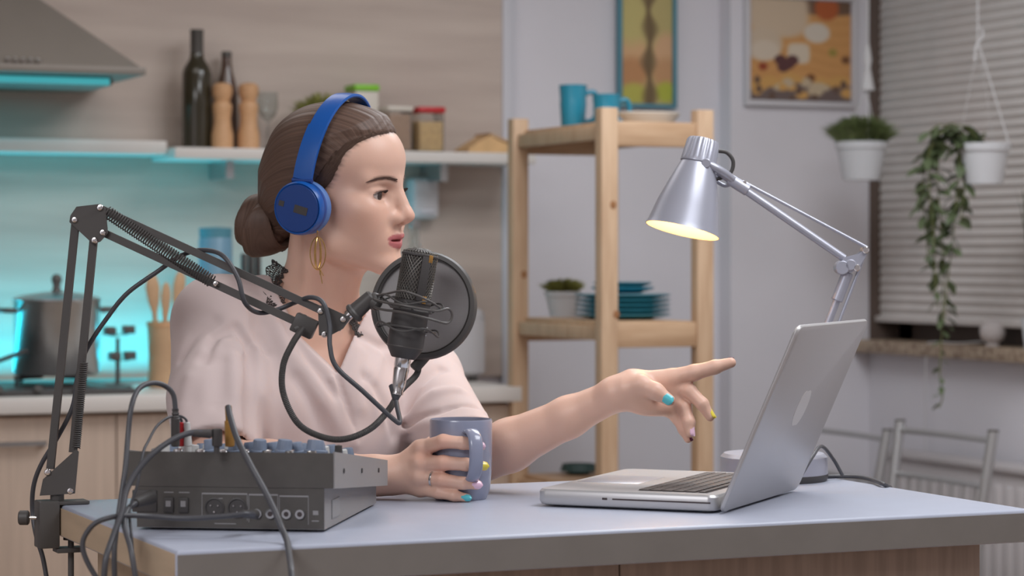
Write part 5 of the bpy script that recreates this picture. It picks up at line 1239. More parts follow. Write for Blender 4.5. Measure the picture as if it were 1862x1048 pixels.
def body_sdf(P):
    d = head_sdf(hl(P))
    nk = rcone(P, hw((-0.020, 0, -0.040)), NB+nv(0, 0.005, -0.02), 0.047, 0.052)
    nk = smin(nk, rcone(P, hw((0.030, 0, -0.075)), NB+nv(0.01, -0.02, -0.02), 0.020, 0.034), 0.03)
    # sternomastoid cords
    nk = smin(nk, rcone(P, hw((-0.012, -0.050, -0.035)), tw((0.035, -0.014, -0.045)), 0.011, 0.010), 0.018)
    nk = smin(nk, rcone(P, hw((-0.012, 0.050, -0.035)), tw((0.035, 0.014, -0.045)), 0.011, 0.010), 0.018)
    d = smin(d, nk, 0.018)
    t = ell(P, tw((-0.008, 0, -0.13)), (0.096, 0.136, 0.125), TM)
    t = smin(t, rcone(P, SRt, tw((0, -0.04, -0.02)), 0.038, 0.038), 0.05)
    t = smin(t, rcone(P, SLt, tw((0, 0.04, -0.02)), 0.038, 0.038), 0.05)
    # collar bones
    t = smin(t, rcone(P, tw((0.058, -0.020, -0.052)), SRt*0.6+tw((0.04, -0.10, -0.03))*0.4, 0.008, 0.010), 0.018)
    t = smin(t, rcone(P, tw((0.058, 0.020, -0.052)), SLt*0.6+tw((0.04, 0.10, -0.03))*0.4, 0.008, 0.010), 0.018)
    d = smin(d, t, 0.045)
    return d
# skin colour in linear light, with lips, flushed cheeks and lids
SK = np.array(lin(229, 187, 166)); LIPC = np.array(lin(186, 98, 104)); WARM = np.array(lin(224, 150, 124))
def skin_cols(v, head=True):
    c = np.tile(SK, (len(v), 1)); rs = np.random.RandomState(1)
    if head:
        p = hl(v); y = np.abs(p[:, 1])
        up = np.clip(1.3-((p[:, 0]-0.093)**2/0.0135**2+(y/0.0235)**2+((p[:, 2]+0.0495+0.10*np.maximum(y-0.004, 0)-0.0)/0.0058)**2), 0, 0.3)/0.3
        lo = np.clip(1.3-((p[:, 0]-0.092)**2/0.0135**2+(y/0.0215)**2+((p[:, 2]+0.0595-0.12*y)/0.0068)**2), 0, 0.3)/0.3
        m = np.maximum(up, lo)[:, None]*0.9; c = c*(1-m)+LIPC*m
        ck = np.exp(-(((p[:, 0]-0.06)/0.03)**2+((y-0.045)/0.02)**2+((p[:, 2]+0.02)/0.022)**2))[:, None]*0.30
        ck = np.maximum(ck, np.exp(-(((p[:, 0]-0.115)/0.012)**2+(y/0.014)**2+((p[:, 2]+0.02)/0.012)**2))[:, None]*0.25); c = c*(1-ck)+WARM*ck
        br = np.exp(-((np.hypot(p[:, 0]-0.06, 0)/0.06)**2)) # brow bed
        yy = y-0.031; arc = BZ+0.0055*(1-(yy/0.024)**2)-0.10*np.maximum(yy-0.010, 0)
        b_ = np.exp(-((p[:, 2]-arc)/0.0032)**4)*np.clip((0.0215-np.abs(yy))/0.006, 0, 1)*(p[:, 0] > 0.03)
        m = (b_*0.72)[:, None]; c = c*(1-m)+np.array(lin(96, 66, 54))*m
        ln = np.exp(-(((p[:, 2]-EZ-0.0055)/0.0013)**2))*np.exp(-((yy/0.0125)**4))*(p[:, 0] > 0.05)   # lash line along the upper lid
        m = (ln*0.45)[:, None]; c = c*(1-m)+np.array(lin(92, 62, 54))*m
        # hair roots showing through along the hairline
        zz_ = p[:, 2]; hx = np.interp(zz_, [-0.06, -0.015, 0.010, 0.030, 0.050, 0.068, 0.082, 0.092, 0.100, 0.13], [-0.040, -0.012, 0.012, 0.026, 0.036, 0.044, 0.058, 0.074, 0.095, 0.13])
        th = np.arctan2(p[:, 1], zz_+0.03); hb = hx-p[:, 0]+0.0014*np.sin(th*61)+0.0012*np.sin(th*143+1)
        m = (np.clip((hb+0.006)/0.013, 0, 1)**1.6*0.95*(zz_ > -0.03))[:, None]; c = c*(1-m)+np.array(lin(84, 62, 52))*m
    return c
# ---------------------------------------------------------------- arms and hands
def hand_right(P):
    """right hand wrapped round the mug, back of the hand to the camera"""
    d = 3.236; k = 0.006
    K = dict(i=Q(768, 816, 3.276), m=Q(765, 843, 3.268), r=Q(764, 868, 3.268), p=Q(764, 889, 3.274))
    wr = WR
    pal = None
    for kk, rr in (('i', 0.0125), ('m', 0.0135), ('r', 0.0130), ('p', 0.0115)):
        e = rcone(P, wr+(K[kk]-wr)*0.18, K[kk], 0.0165, rr); pal = e if pal is None else smin(pal, e, 0.012)
    fi = [chain(P, [K['i'], Q(806, 803, 3.254), Q(842, 806, 3.2485), Q(874, 812, 3.257)], [0.0108, 0.0092, 0.0082, 0.0066]),
          chain(P, [K['m'], Q(806, 842, 3.253), Q(848, 845, 3.2485), Q(879, 848, 3.259)], [0.0112, 0.0096, 0.0084, 0.0066]),
          chain(P, [K['r'], Q(803, 873, 3.254), Q(842, 879, 3.248), Q(868, 882, 3.2535)], [0.0108, 0.0092, 0.0080, 0.0064]),
          chain(P, [K['p'], Q(798, 896, 3.258), Q(826, 902, 3.250), Q(850, 906, 3.251)], [0.0096, 0.0080, 0.0070, 0.0056])]
    # thumb round the far side of the mug
    th = chain(P, [wr+nv(0.012, 0.012, 0.012), Q(764, 818, 3.305), Q(787, 808, 3.345), Q(822, 806, 3.360)], [0.0150, 0.0125, 0.0100, 0.0078], 0.006)
    h = smin(pal, th, 0.010)
    for e in fi: h = smin(h, e, 0.0045)
    # knuckles
    for kk in 'imr': h = smin(h, np.linalg.norm(P-(K[kk]+nv(-0.004, -0.0075, 0.001)), axis=1)-0.0055, 0.010)
    return h
def arm_right(P):
    d = chain(P, [SRt, SRt*0.45+ER*0.55, ER], [0.040, 0.040, 0.036], 0.02)
    d = smin(d, chain(P, [ER, ER*0.7+WR*0.3, WR*0.92+ER*0.08, WR], [0.036, 0.039, 0.0245, 0.0235], 0.015), 0.02)
    return smin(d, hand_right(P), 0.012)
HD = 3.315
def hand_left(P):
    """left hand pointing, palm toward the camera, thumb folded across"""
    q = lambda x, y, s=0.0: Q(x, y, HD+s)
    pal = rcone(P, q(1118, 716), q(1150, 703), 0.0225, 0.0220)
    K = dict(i=q(1222, 688, 0.002), m=q(1226, 706, 0.006), r=q(1222, 724, 0.006), p=q(1214, 742, 0.004))
    for kk, rr in (('i', 0.0130), ('m', 0.0130), ('r', 0.0125), ('p', 0.0115)):
        pal = smin(pal, rcone(P, q(1150, 705+{'i': -8, 'm': 0, 'r': 10, 'p': 20}[kk], 0.003), K[kk], 0.0150, rr), 0.012)
    pal = smin(pal, ell(P, q(1158, 722, -0.010), (0.026, 0.013, 0.018)), 0.012)     # ball of the thumb
    pal = smin(pal, ell(P, q(1185, 742, -0.005), (0.022, 0.011, 0.010)), 0.012)     # outer palm pad
    fi = [chain(P, [K['i'], q(1262, 678, -0.004), q(1300, 668, -0.008), q(1329, 660, -0.010)], [0.0125, 0.0108, 0.0094, 0.0070]),
          chain(P, [K['m'], q(1253, 711, -0.004), q(1277, 735, -0.014), q(1291, 758, -0.016)], [0.0112, 0.0098, 0.0084, 0.0064]),
          chain(P, [K['r'], q(1244, 741, -0.004), q(1253, 768, -0.014), q(1255, 788, -0.018)], [0.0110, 0.0092, 0.0080, 0.0060]),
          chain(P, [K['p'], q(1232, 761, 0.002), q(1243, 782, -0.004), q(1251, 799, -0.006)], [0.0098, 0.0080, 0.0070, 0.0054])]
    th = chain(P, [q(1140, 707, -0.012), q(1165, 700, -0.020), q(1192, 712, -0.030), q(1217, 728, -0.035)], [0.0160, 0.0125, 0.0105, 0.0078], 0.008)
    h = smin(pal, th, 0.008)
    for e in fi: h = smin(h, e, 0.004)
    return h
def arm_left(P):
    d = chain(P, [SLt, SLt*0.45+EL*0.55, EL], [0.040, 0.038, 0.032], 0.02)
    d = smin(d, chain(P, [EL, EL*0.68+WL*0.32, EL*0.3+WL*0.7, WL], [0.032, 0.0350, 0.0270, 0.0215], 0.012), 0.015)
    return smin(d, hand_left(P), 0.012)
def bounds(pts, m): a = np.array(pts); return a.min(0)-m, a.max(0)+m
root = Vector(to_world(nv(*PEL))); root.z = 0.0
person = thing('person', 'woman in a beige blouse seated at the table, pointing at the laptop', 'person', root)
RT = np.array(root, np.float32)
def wl_(v): return to_world(v)-RT
pieces = []
v, q_ = surface_net(body_sdf, *(lambda a, b: (np.minimum(a, hw((0, 0, 0))-0.16), np.maximum(b, hw((0, 0, 0))+0.16)))(*bounds([tw((0, 0.2, -0.26)), tw((0, -0.2, -0.26)), NB], 0.03)), 0.0020); pieces.append((v, q_, True))
v, q_ = surface_net(arm_right, *bounds([SRt, ER, WR, Q(890, 780, 3.2), Q(880, 910, 3.40)], 0.06), 0.0017); pieces.append((v, q_, False))
v, q_ = surface_net(arm_left, *bounds([SLt, EL, WL, Q(1335, 640, 3.3), Q(1300, 810, 3.3)], 0.06), 0.0017); pieces.append((v, q_, False))
n0 = 0; VV, QQ, CC = [], [], []
for v, q_, hd in pieces:
    c = skin_cols(v, hd)
    if not hd: # knuckles and fingertips flushed
        for tip in (Q(1329, 660, HD), Q(1291, 758, HD), Q(1255, 788, HD), Q(1217, 728, HD-0.03), Q(868, 882, 3.25), Q(768, 830, 3.26), Q(806, 842, 3.25), Q(806, 803, 3.25), Q(803, 873, 3.25), EL):
            m = np.exp(-((np.linalg.norm(v-tip, axis=1)/0.012)**2))[:, None]*0.35; c = c*(1-m)+WARM*m
    VV.append(v); QQ.append(q_+n0); CC.append(c); n0 += len(v)
np_mesh('body', wl_(np.concatenate(VV)), np.concatenate(QQ), M['skin'], person, np.concatenate(CC))
# ---------------------------------------------------------------- eyes, lashes, brows
def cam_to_local(p): return Vector(wl_(np.asarray(p, np.float32)[None])[0])
HMW = Matrix((RW @ HM).tolist())           # head axes in world
for s in (-1, 1):
    c = np.array([0.0677, s*0.0310, EZ]); r = 0.0137
    me = MB(); look = Vector((1.0, -0.10, -0.06)).normalized()
    prof = [(r*math.sin(PI*j/40), r*math.cos(PI*j/40)) for j in range(41)]
    me.lathe(prof, 40, look.to_track_quat('Z', 'Y').to_matrix().to_4x4())
    vs = np.array(me.v); ang = np.degrees(np.arccos(np.clip(vs @ np.array(look)/r, -1, 1)))
    cc = np.tile(np.array(lin(216, 208, 204)), (len(vs), 1)); cc[ang < 29] = lin(74, 62, 56); cc[ang < 12] = lin(24, 20, 20)
    me.M = Matrix.Identity(4); o = me.build('eye', M['eyewhite'], person)
    o.data.vertices.foreach_set('co', wl_((HO+(vs+c) @ HM.T)).astype(np.float32).ravel())
    a = o.data.color_attributes.new('Col', 'FLOAT_COLOR', 'POINT'); a.data.foreach_set('color', np.concatenate([cc, np.ones((len(cc), 1))], 1).astype(np.float32).ravel())
    b = MB(); rs = random.Random(3)
    for i in range(26):
        u = i/25; y0_ = 0.0310+(u-0.45)*0.0275; z0_ = EZ+0.0057*math.sqrt(max(0.05, 1-((u-0.45)*2*0.95)**2))
        x0_ = 0.0670+math.sqrt(max(0.00002, 0.0160**2-((y0_-0.031)*0.92)**2-(z0_-EZ)**2))
        p0 = nv(x0_, s*y0_, z0_); ln_ = 0.0075+0.0025*u; tip = p0+nv(ln_*0.85, s*(u-0.35)*0.006, ln_*0.30); mid = p0+nv(ln_*0.5, s*(u-0.35)*0.002, -0.0002)
        b.tube([cam_to_local(hw(p)) for p in (p0, mid, tip)], [0.00035, 0.0003, 0.0001], 4)
    b.build('eyelashes', M['lash'], person)['kind'] = 'stuff'
    b = MB()
    for i in range(170):
        u = rs.random(); yy = (u-0.5)*0.042; arc = BZ+0.0055*(1-(yy/0.024)**2)-0.10*max(yy-0.010, 0)
        z0_ = arc+rs.uniform(-0.0022, 0.0018)*(1-0.6*u); y0_ = 0.031+yy
        P0 = None
        xs = np.linspace(0.04, 0.11, 60, dtype=np.float32); sd = head_sdf(np.stack([xs, np.full(60, y0_, np.float32), np.full(60, z0_, np.float32)], 1)); x0_ = xs[int(np.argmax(sd > 0))]
        p0 = nv(x0_-0.0005, s*y0_, z0_); e = nv(-0.0022-0.002*u, s*0.0055, 0.0012-0.003*u)
        b.tube([cam_to_local(hw(p)) for p in (p0, p0+e*0.6+nv(0.0009, 0, 0), p0+e)], [0.00036, 0.00034, 0.0001], 4)
    b.build('eyebrow', M['brow'], person)['kind'] = 'stuff'
# ---------------------------------------------------------------- hair
BUN = nv(-0.110, 0.0, -0.048)
def hairline(p):
    """distance behind the hairline, positive inside the hair"""
    z = p[:, 2]; y = np.abs(p[:, 1])
    hx = np.interp(z, [-0.06, -0.015, 0.010, 0.030, 0.050, 0.068, 0.082, 0.092, 0.100, 0.13], [-0.040, -0.012, 0.012, 0.026, 0.036, 0.044, 0.058, 0.074, 0.095, 0.13]).astype(np.float32)
    hx = hx+0.0008*np.sin(z*700+y*300)+0.0006*np.sin(z*1700+1)
    return hx-p[:, 0]
def skull(p):
    d = ell(p, nv(-0.004, 0, 0.055), (0.094, 0.073, 0.070))
    d = smin(d, ell(p, nv(-0.03, 0, 0.012), (0.062, 0.062, 0.062)), 0.03)
    return smin(d, ell(p, nv(0.040, 0, 0.055), (0.052, 0.058, 0.050)), 0.02)
def hair_base(p):
    hb = hairline(p); z = p[:, 2]
    off = -0.0025+0.0135*np.clip((hb+0.004)/0.058, 0, 1)
    d = skull(p)-off
    low = (-0.052-0.30*(p[:, 0]+0.04)-z)*0.9          # nape line
    d = smax(d, low, 0.010)
    return smin(d, rcone(p, nv(-0.070, 0, 0.005), nv(-0.096, 0, -0.036), 0.050, 0.030), 0.035)
def hair_sdf(P):
    p = hl(P)
    th = np.arctan2(p[:, 1], p[:, 2]-BUN[2])
    g = np.sin(th*46+3*np.sin(th*7))*0.00045+np.sin(th*97+2*np.sin(th*11)+p[:, 0]*20)*0.00025
    return hair_base(p)-g
def bun_sdf(P):
    p = hl(P)-BUN
    d = ell(p, nv(-0.004, 0, 0.0), (0.038, 0.046, 0.045))
    ph = np.arctan2(p[:, 2], p[:, 1]); r = np.hypot(p[:, 1], p[:, 2])
    sw = np.sin(2*ph+r*300+p[:, 0]*90); fine = np.sin(9*ph+r*900+p[:, 0]*300)
    return d-0.0058*np.maximum(sw, -0.7)-0.0008*fine
def strand_attr(v, bun=False):
    p = hl(v)
    if bun:
        p = p-BUN; ph = np.arctan2(p[:, 2], p[:, 1]); r = np.hypot(p[:, 1], p[:, 2]); return r*420+ph*2.0+p[:, 0]*160
    return np.arctan2(p[:, 1], p[:, 2]-BUN[2])*34+p[:, 0]*6
mh = mat('brown_hair', (84, 62, 52), 0.50, spec=0.4); nt = mh.node_tree
at_ = nt.nodes.new('ShaderNodeAttribute'); at_.attribute_name = 'strand'
cx_ = nt.nodes.new('ShaderNodeCombineXYZ'); nt.links.new(at_.outputs['Fac'], cx_.inputs[0])
nz = nt.nodes.new('ShaderNodeTexNoise'); nz.inputs['Scale'].default_value = 1.4; nz.inputs['Detail'].default_value = 5; nz.inputs['Roughness'].default_value = 0.7; nt.links.new(cx_.outputs[0], nz.inputs['Vector'])
rp_ = nt.nodes.new('ShaderNodeValToRGB'); rp_.color_ramp.elements[0].position = 0.3; rp_.color_ramp.elements[1].position = 0.72
rp_.color_ramp.elements[0].color = (*lin(72, 55, 46), 1); rp_.color_ramp.elements[1].color = (*lin(122, 96, 82), 1)
nt.links.new(nz.outputs['Fac'], rp_.inputs[0]); nt.links.new(rp_.outputs[0], nt.nodes['Principled BSDF'].inputs['Base Color'])
bp_ = nt.nodes.new('ShaderNodeBump'); bp_.inputs['Strength'].default_value = 0.5; bp_.inputs['Distance'].default_value = 0.001; nt.links.new(nz.outputs['Fac'], bp_.inputs['Height']); nt.links.new(bp_.outputs[0], nt.nodes['Principled BSDF'].inputs['Normal'])
M['hair'] = mh
c0 = hw((-0.02, 0, 0.05)); v, q_ = surface_net(hair_sdf, c0-0.15, c0+0.15, 0.0018)
hair = np_mesh('hair', wl_(v), q_, M['hair'], person, attrs={'strand': strand_attr(v)})
c0 = hw(tuple(BUN)); v, q_ = surface_net(bun_sdf, c0-0.07, c0+0.07, 0.0016)
np_mesh('hair_bun', wl_(v), q_, M['hair'], hair, attrs={'strand': strand_attr(v, True)})
# combed strands lying on the hair, starting at the hairline
rsn = np.random.RandomState(4); NS, NK = 1500, 20
zz = rsn.uniform(-0.01, 0.127, NS); sgn = np.where(rsn.rand(NS) < 0.72, -1.0, 1.0); th0 = rsn.uniform(0, 1, NS)
u0 = rsn.uniform(0.0, 0.5, NS); u0[:600] = rsn.uniform(0.0, 0.03, 600)
ang = sgn*rsn.uniform(0.02, 1.0, NS)**0.8*1.75                     # angle round the front-to-back axis
st0 = np.stack([np.full(NS, 0.05), np.sin(ang)*0.075, 0.050+np.cos(ang)*0.075], 1)
def grad(fn, p, e=0.001): return np.stack([fn((p+np.eye(3)[k]*e).astype(np.float32))-fn((p-np.eye(3)[k]*e).astype(np.float32)) for k in range(3)], 1)/(2*e)
def hl_smooth(p): return (np.interp(p[:, 2], [-0.06, -0.015, 0.010, 0.030, 0.050, 0.068, 0.082, 0.092, 0.100, 0.13], [-0.040, -0.012, 0.012, 0.026, 0.036, 0.044, 0.058, 0.074, 0.095, 0.13])-p[:, 0]).astype(np.float32)
want = 0.010+0.010*rsn.rand(NS)
for it in range(25):                                                # slide the start to the hairline along the skull
    g = grad(skull, st0); g /= np.linalg.norm(g, axis=1)[:, None]+1e-9; st0 = st0-g*skull(st0.astype(np.float32))[:, None]
    gh = grad(hl_smooth, st0); gh -= g*(gh*g).sum(1)[:, None]
    stp = gh*((want-hl_smooth(st0.astype(np.float32)))/((gh*gh).sum(1)+0.05))[:, None]; ln_ = np.linalg.norm(stp, axis=1)[:, None]; st0 = st0+stp*np.minimum(1, 0.006/(ln_+1e-9))*0.7
e0 = np.array(BUN)+np.stack([np.full(NS, 0.022), np.sin(ang)*0.028, 0.010+np.cos(ang)*0.028], 1)
tt = np.linspace(0, 1, NK); pp = []
for k in range(NK):
    u = np.clip(u0+(1-u0)*tt[k]*rsn.uniform(0.92, 1.0, NS), -0.05, 1)[:, None]; q0 = st0*(1-u)+e0*u; q0[:, 2] -= 0.012*np.sin(np.clip(u[:, 0], 0, 1)*PI)
    for it in range(6):
        f0 = hair_base(q0.astype(np.float32)); g = np.stack([hair_base((q0+np.eye(3)[j]*0.001).astype(np.float32))-f0 for j in range(3)], 1)/0.001; g /= np.linalg.norm(g, axis=1)[:, None]+1e-9
        tgt = np.maximum(0.0004+0.0006*rsn.rand(NS)*0.5, 0); sk_ = skull(q0.astype(np.float32))
        q0 = q0-g*np.clip(f0-tgt, -0.03, 0.03)[:, None]
    pp.append(q0)
pp = np.stack(pp, 1)                                                # NS, NK, 3 in head space
pw_ = wl_((HO+pp.reshape(-1, 3) @ HM.T).astype(np.float32)).reshape(NS, NK, 3)
tg = np.gradient(pw_, axis=1); tg /= np.linalg.norm(tg, axis=2, keepdims=True)+1e-9
a1 = np.cross(tg, np.array([0.3, 0.2, 0.93])); a1 /= np.linalg.norm(a1, axis=2, keepdims=True)+1e-9; a2 = np.cross(tg, a1)
rad = 0.00026*np.array([0.25]+[0.8]+[1.0]*(NK-3)+[0.6])[None, :, None]
ring = np.stack([pw_+(a1*math.cos(c)+a2*math.sin(c))*rad for c in (0, 2.094, 4.189)], 2).reshape(-1, 3)
base_i = (np.arange(NS)[:, None, None]*NK+np.arange(NK-1)[None, :, None])*3+np.zeros(3, int)[None, None]; j0 = np.arange(3)[None, None]; j1 = (np.arange(3)+1)[None, None] % 3
qs = np.stack([base_i+j0, base_i+j1, base_i+3+j1, base_i+3+j0], -1).reshape(-1, 4)
sa = np.repeat(rsn.uniform(0, 60, NS), NK*3)
np_mesh('hair_strands', ring.astype(np.float32), qs, M['hair'], hair, attrs={'strand': sa})['kind'] = 'stuff'
# ---------------------------------------------------------------- blouse
VP = [Q(478, 490, 3.46), Q(545, 616, 3.44), Q(613, 682, 3.44), Q(640, 610, 3.44), Q(672, 545, 3.46), Q(660, 470, 3.46), Q(500, 440, 3.46)]
VPR = [(p[0]/p[1], p[2]/p[1]) for p in VP]        # neckline as directions; the opening is a cone through the front of the cloth only
def poly_sd(x, y, pts):
    d = np.full(len(x), 1e9, np.float32); s = np.ones(len(x), np.float32); n = len(pts)
    for i in range(n):
        j = (i-1) % n; ex, ey = pts[j][0]-pts[i][0], pts[j][1]-pts[i][1]; wx, wy = x-pts[i][0], y-pts[i][1]
        t = np.clip((wx*ex+wy*ey)/(ex*ex+ey*ey), 0, 1); bx_, by_ = wx-ex*t, wy-ey*t; d = np.minimum(d, bx_*bx_+by_*by_)
        c1, c2, c3 = y >= pts[i][1], y < pts[j][1], ex*wy > ey*wx
        fl = (c1 & c2 & c3) | (~c1 & ~c2 & ~c3); s = np.where(fl, -s, s)
    return s*np.sqrt(d)
SRc, SLc = SRt*0.06+ER*0.94, Q(838, 812, 3.445)
VPM = [(p[0], p[2]) for p in VP]
def blouse_base(P):
    t = ell(P, tw((-0.002, 0, -0.13)), (0.112, 0.162, 0.150), TM)
    for s in (-1, 1): t = smin(t, ell(P, tw((0.070, s*0.068, -0.165)), (0.058, 0.066, 0.072), TM), 0.05)
    t = smin(t, rcone(P, tw((0, 0, -0.20)), PEL+nv(0, 0, 0.04), 0.118, 0.130), 0.08)
    t = smin(t, rcone(P, SRt+nv(0.0, 0, 0.004), tw((0, -0.05, -0.012)), 0.058, 0.046), 0.045)
    t = smin(t, rcone(P, SLt, tw((0, 0.05, -0.012)), 0.056, 0.046), 0.045)
    s1 = smin(rcone(P, SRt, SRt*0.45+ER*0.55, 0.066, 0.064), rcone(P, SRt*0.45+ER*0.55, SRc, 0.064, 0.060), 0.02)
    s1 = smax(s1, (P-(SRt*0.10+ER*0.90)) @ ((ER-SRt)/np.linalg.norm(ER-SRt)), 0.006)
    ua = (SLc-SLt)/np.linalg.norm(SLc-SLt)
    s2 = rcone(P, SLt, SLc+ua*0.04, 0.060, 0.052); hn = ua+nv(0.10, 0.10, -0.35); hn /= np.linalg.norm(hn); s2 = smax(s2, (P-SLc) @ hn, 0.006)
    d = smin(smin(t, s1, 0.022), s2, 0.022)
    return d
def polydist(P, pts):
    d = None
    for i in range(len(pts)-1):
        e = rcone(P, pts[i], pts[i+1], 0, 0); d = e if d is None else np.minimum(d, e)
    return d
def on_cloth(x, y):
    ds = np.linspace(3.2, 3.8, 241, dtype=np.float32); P = np.stack([Q(x, y, t_) for t_ in ds]); f_ = blouse_base(P); i = int(np.argmax(f_ < 0))
    return Q(x, y, ds[i]) if f_.min() < 0 else Q(x, y, float(ds[int(np.argmin(f_))]))
def blouse_sdf(P):
    d = blouse_base(P)
    # drape: ridges and valleys of the cloth
    for pts, r, amp, k0, k1 in FOLDS:
        m = ((P > k0) & (P < k1)).all(1)
        if m.any(): d[m] -= amp*np.exp(-(polydist(P[m], pts)/r)**2)
    w_ = P @ nv(0.5, 0.3, 0.8); d = d+0.0012*np.sin(w_*70+6*np.sin(P[:, 0]*14))*np.clip((NB[2]-0.06-P[:, 2])*12, 0, 1)
    # open sleeve ends
    d = smax(d, -rcone(P, SRt*0.25+ER*0.75, ER+(ER-SRt)*0.15, 0.044, 0.056), 0.003)
    ua = (SLc-SLt)/np.linalg.norm(SLc-SLt); d = smax(d, -rcone(P, SLc-ua*0.03, SLc+ua*0.10, 0.040, 0.050), 0.003)
    # neckline through the front half
    op = poly_sd(P[:, 0], P[:, 2], VPM); front = P[:, 1]-(NB[1]+0.03)
    d = smax(d, -np.maximum(op, front), 0.003)
    # hole for the neck
    d = smax(d, -rcone(P, NB+nv(-0.005, 0.012, -0.03), NB+nv(0.0, 0.0, 0.12), 0.066, 0.09), 0.004)
    return d
FP = [([(372, 655), (392, 612), (428, 596), (452, 628)], 0.008, -0.010), ([(378, 640), (405, 625), (445, 640)], 0.010, 0.006), ([(330, 650), (355, 610), (390, 585)], 0.010, -0.005),
      ([(452, 628), (456, 700), (455, 790)], 0.009, -0.013), ([(470, 640), (478, 720), (490, 800)], 0.012, 0.007), ([(500, 585), (530, 650), (590, 730), (640, 800)], 0.013, 0.008), ([(515, 575), (560, 655), (612, 720)], 0.009, -0.006),
      ([(540, 690), (580, 760), (600, 810)], 0.012, -0.007), ([(612, 684), (632, 745), (648, 800)], 0.005, -0.006), ([(604, 690), (622, 745), (638, 800)], 0.006, 0.005),
      ([(655, 610), (690, 630), (725, 628)], 0.007, -0.005), ([(665, 690), (700, 740), (715, 790)], 0.010, -0.006), ([(735, 745), (760, 700), (800, 672)], 0.010, -0.008), ([(745, 760), (790, 716), (835, 712)], 0.009, 0.006),
      ([(735, 775), (800, 750), (865, 742)], 0.006, -0.005), ([(730, 786), (800, 768), (880, 752)], 0.006, 0.004), ([(345, 690), (335, 740), (325, 810)], 0.012, 0.006), ([(400, 660), (395, 730), (385, 810)], 0.014, -0.006), ([(425, 650), (428, 720), (422, 800)], 0.010, 0.006),
      ([(430, 520), (470, 530), (500, 560)], 0.010, -0.004), ([(470, 555), (465, 600), (480, 640)], 0.010, -0.006), ([(650, 640), (640, 690), (655, 740)], 0.012, 0.005), ([(690, 650), (672, 700), (690, 760)], 0.010, 0.005)]
FOLDS = []
for px_, r, amp in FP:
    pts = [on_cloth(*q) for q in px_]; A_ = np.array(pts); FOLDS.append((pts, r, amp, A_.min(0)-3*r, A_.max(0)+3*r))
lo_b, hi_b = bounds([SRt, SLt, ER, EL, NB, PEL], 0.16)
v, q_ = surface_net(blouse_sdf, lo_b, hi_b, 0.0030)
np_mesh('blouse', wl_(v), q_, M['blouse'], person)
# black lace bands beside the neck
rs = random.Random(9)
def skin_d(p): return np.linalg.norm(0)
def project(fn, p, off=0.0, n=6):
    p = np.array(p, np.float32)
    for _ in range(n):
        e = 0.0008; f0 = fn(p[None])[0]; g = np.array([fn((p+np.eye(3, dtype=np.float32)[k]*e)[None])[0]-f0 for k in range(3)])/e; g /= np.linalg.norm(g)+1e-9; p = p-g*(f0-off)
    return p.astype(np.float32)
def hit(x, y, off=0.0016):
    ds = np.linspace(3.30, 3.75, 450, dtype=np.float32); P = np.stack([Q(x, y, t_) for t_ in ds]); f_ = np.minimum(body_sdf(P), blouse_base(P)+0.004)-off
    return Q(x, y, float(ds[int(np.argmax(f_ < 0))])) if f_.min() < 0 else Q(x, y, float(ds[int(np.argmin(f_))]))
def lace(path, wpx, d, lab):
    b = MB(); pts = spline([Vector((x, y, 0)) for x, y in path], 8)
    rails = [[], [], []]
    for i, p in enumerate(pts):
        tg = (pts[min(i+1, len(pts)-1)]-pts[max(i-1, 0)]).normalized(); sd = Vector((-tg.y, tg.x, 0)); w_ = wpx*(1+0.2*math.sin(i*1.3))
        for k, s in enumerate((-1, 0, 1)): q = p+sd*w_*s; rails[k].append(cam_to_local(hit(q.x, q.y)))
    for r_ in rails: b.tube(r_, 0.0009, 5)
    n = len(pts)
    for i in range(n-1):
        for (a, c) in ((0, 1), (1, 2)):
            b.tube([rails[a][i], rails[c][i+1]], 0.0006, 4); b.tube([rails[c][i], rails[a][i+1]], 0.0006, 4)
            if i % 2 == 0:
                m_ = (rails[a][i]+rails[c][i+1])/2; b.ball(m_, 0.0019, 8, 6)
    b.build('lace_collar', M['lace'], person, smooth=True)['label'] = lab
lace([(510, 482), (497, 502), (496, 528), (506, 556)], 15, 3.46, 'black lace strap on the near side of the neck')
lace([(634, 565), (640, 580), (648, 596), (655, 612)], 6, 3.46, 'black lace strap on the far side of the neck')
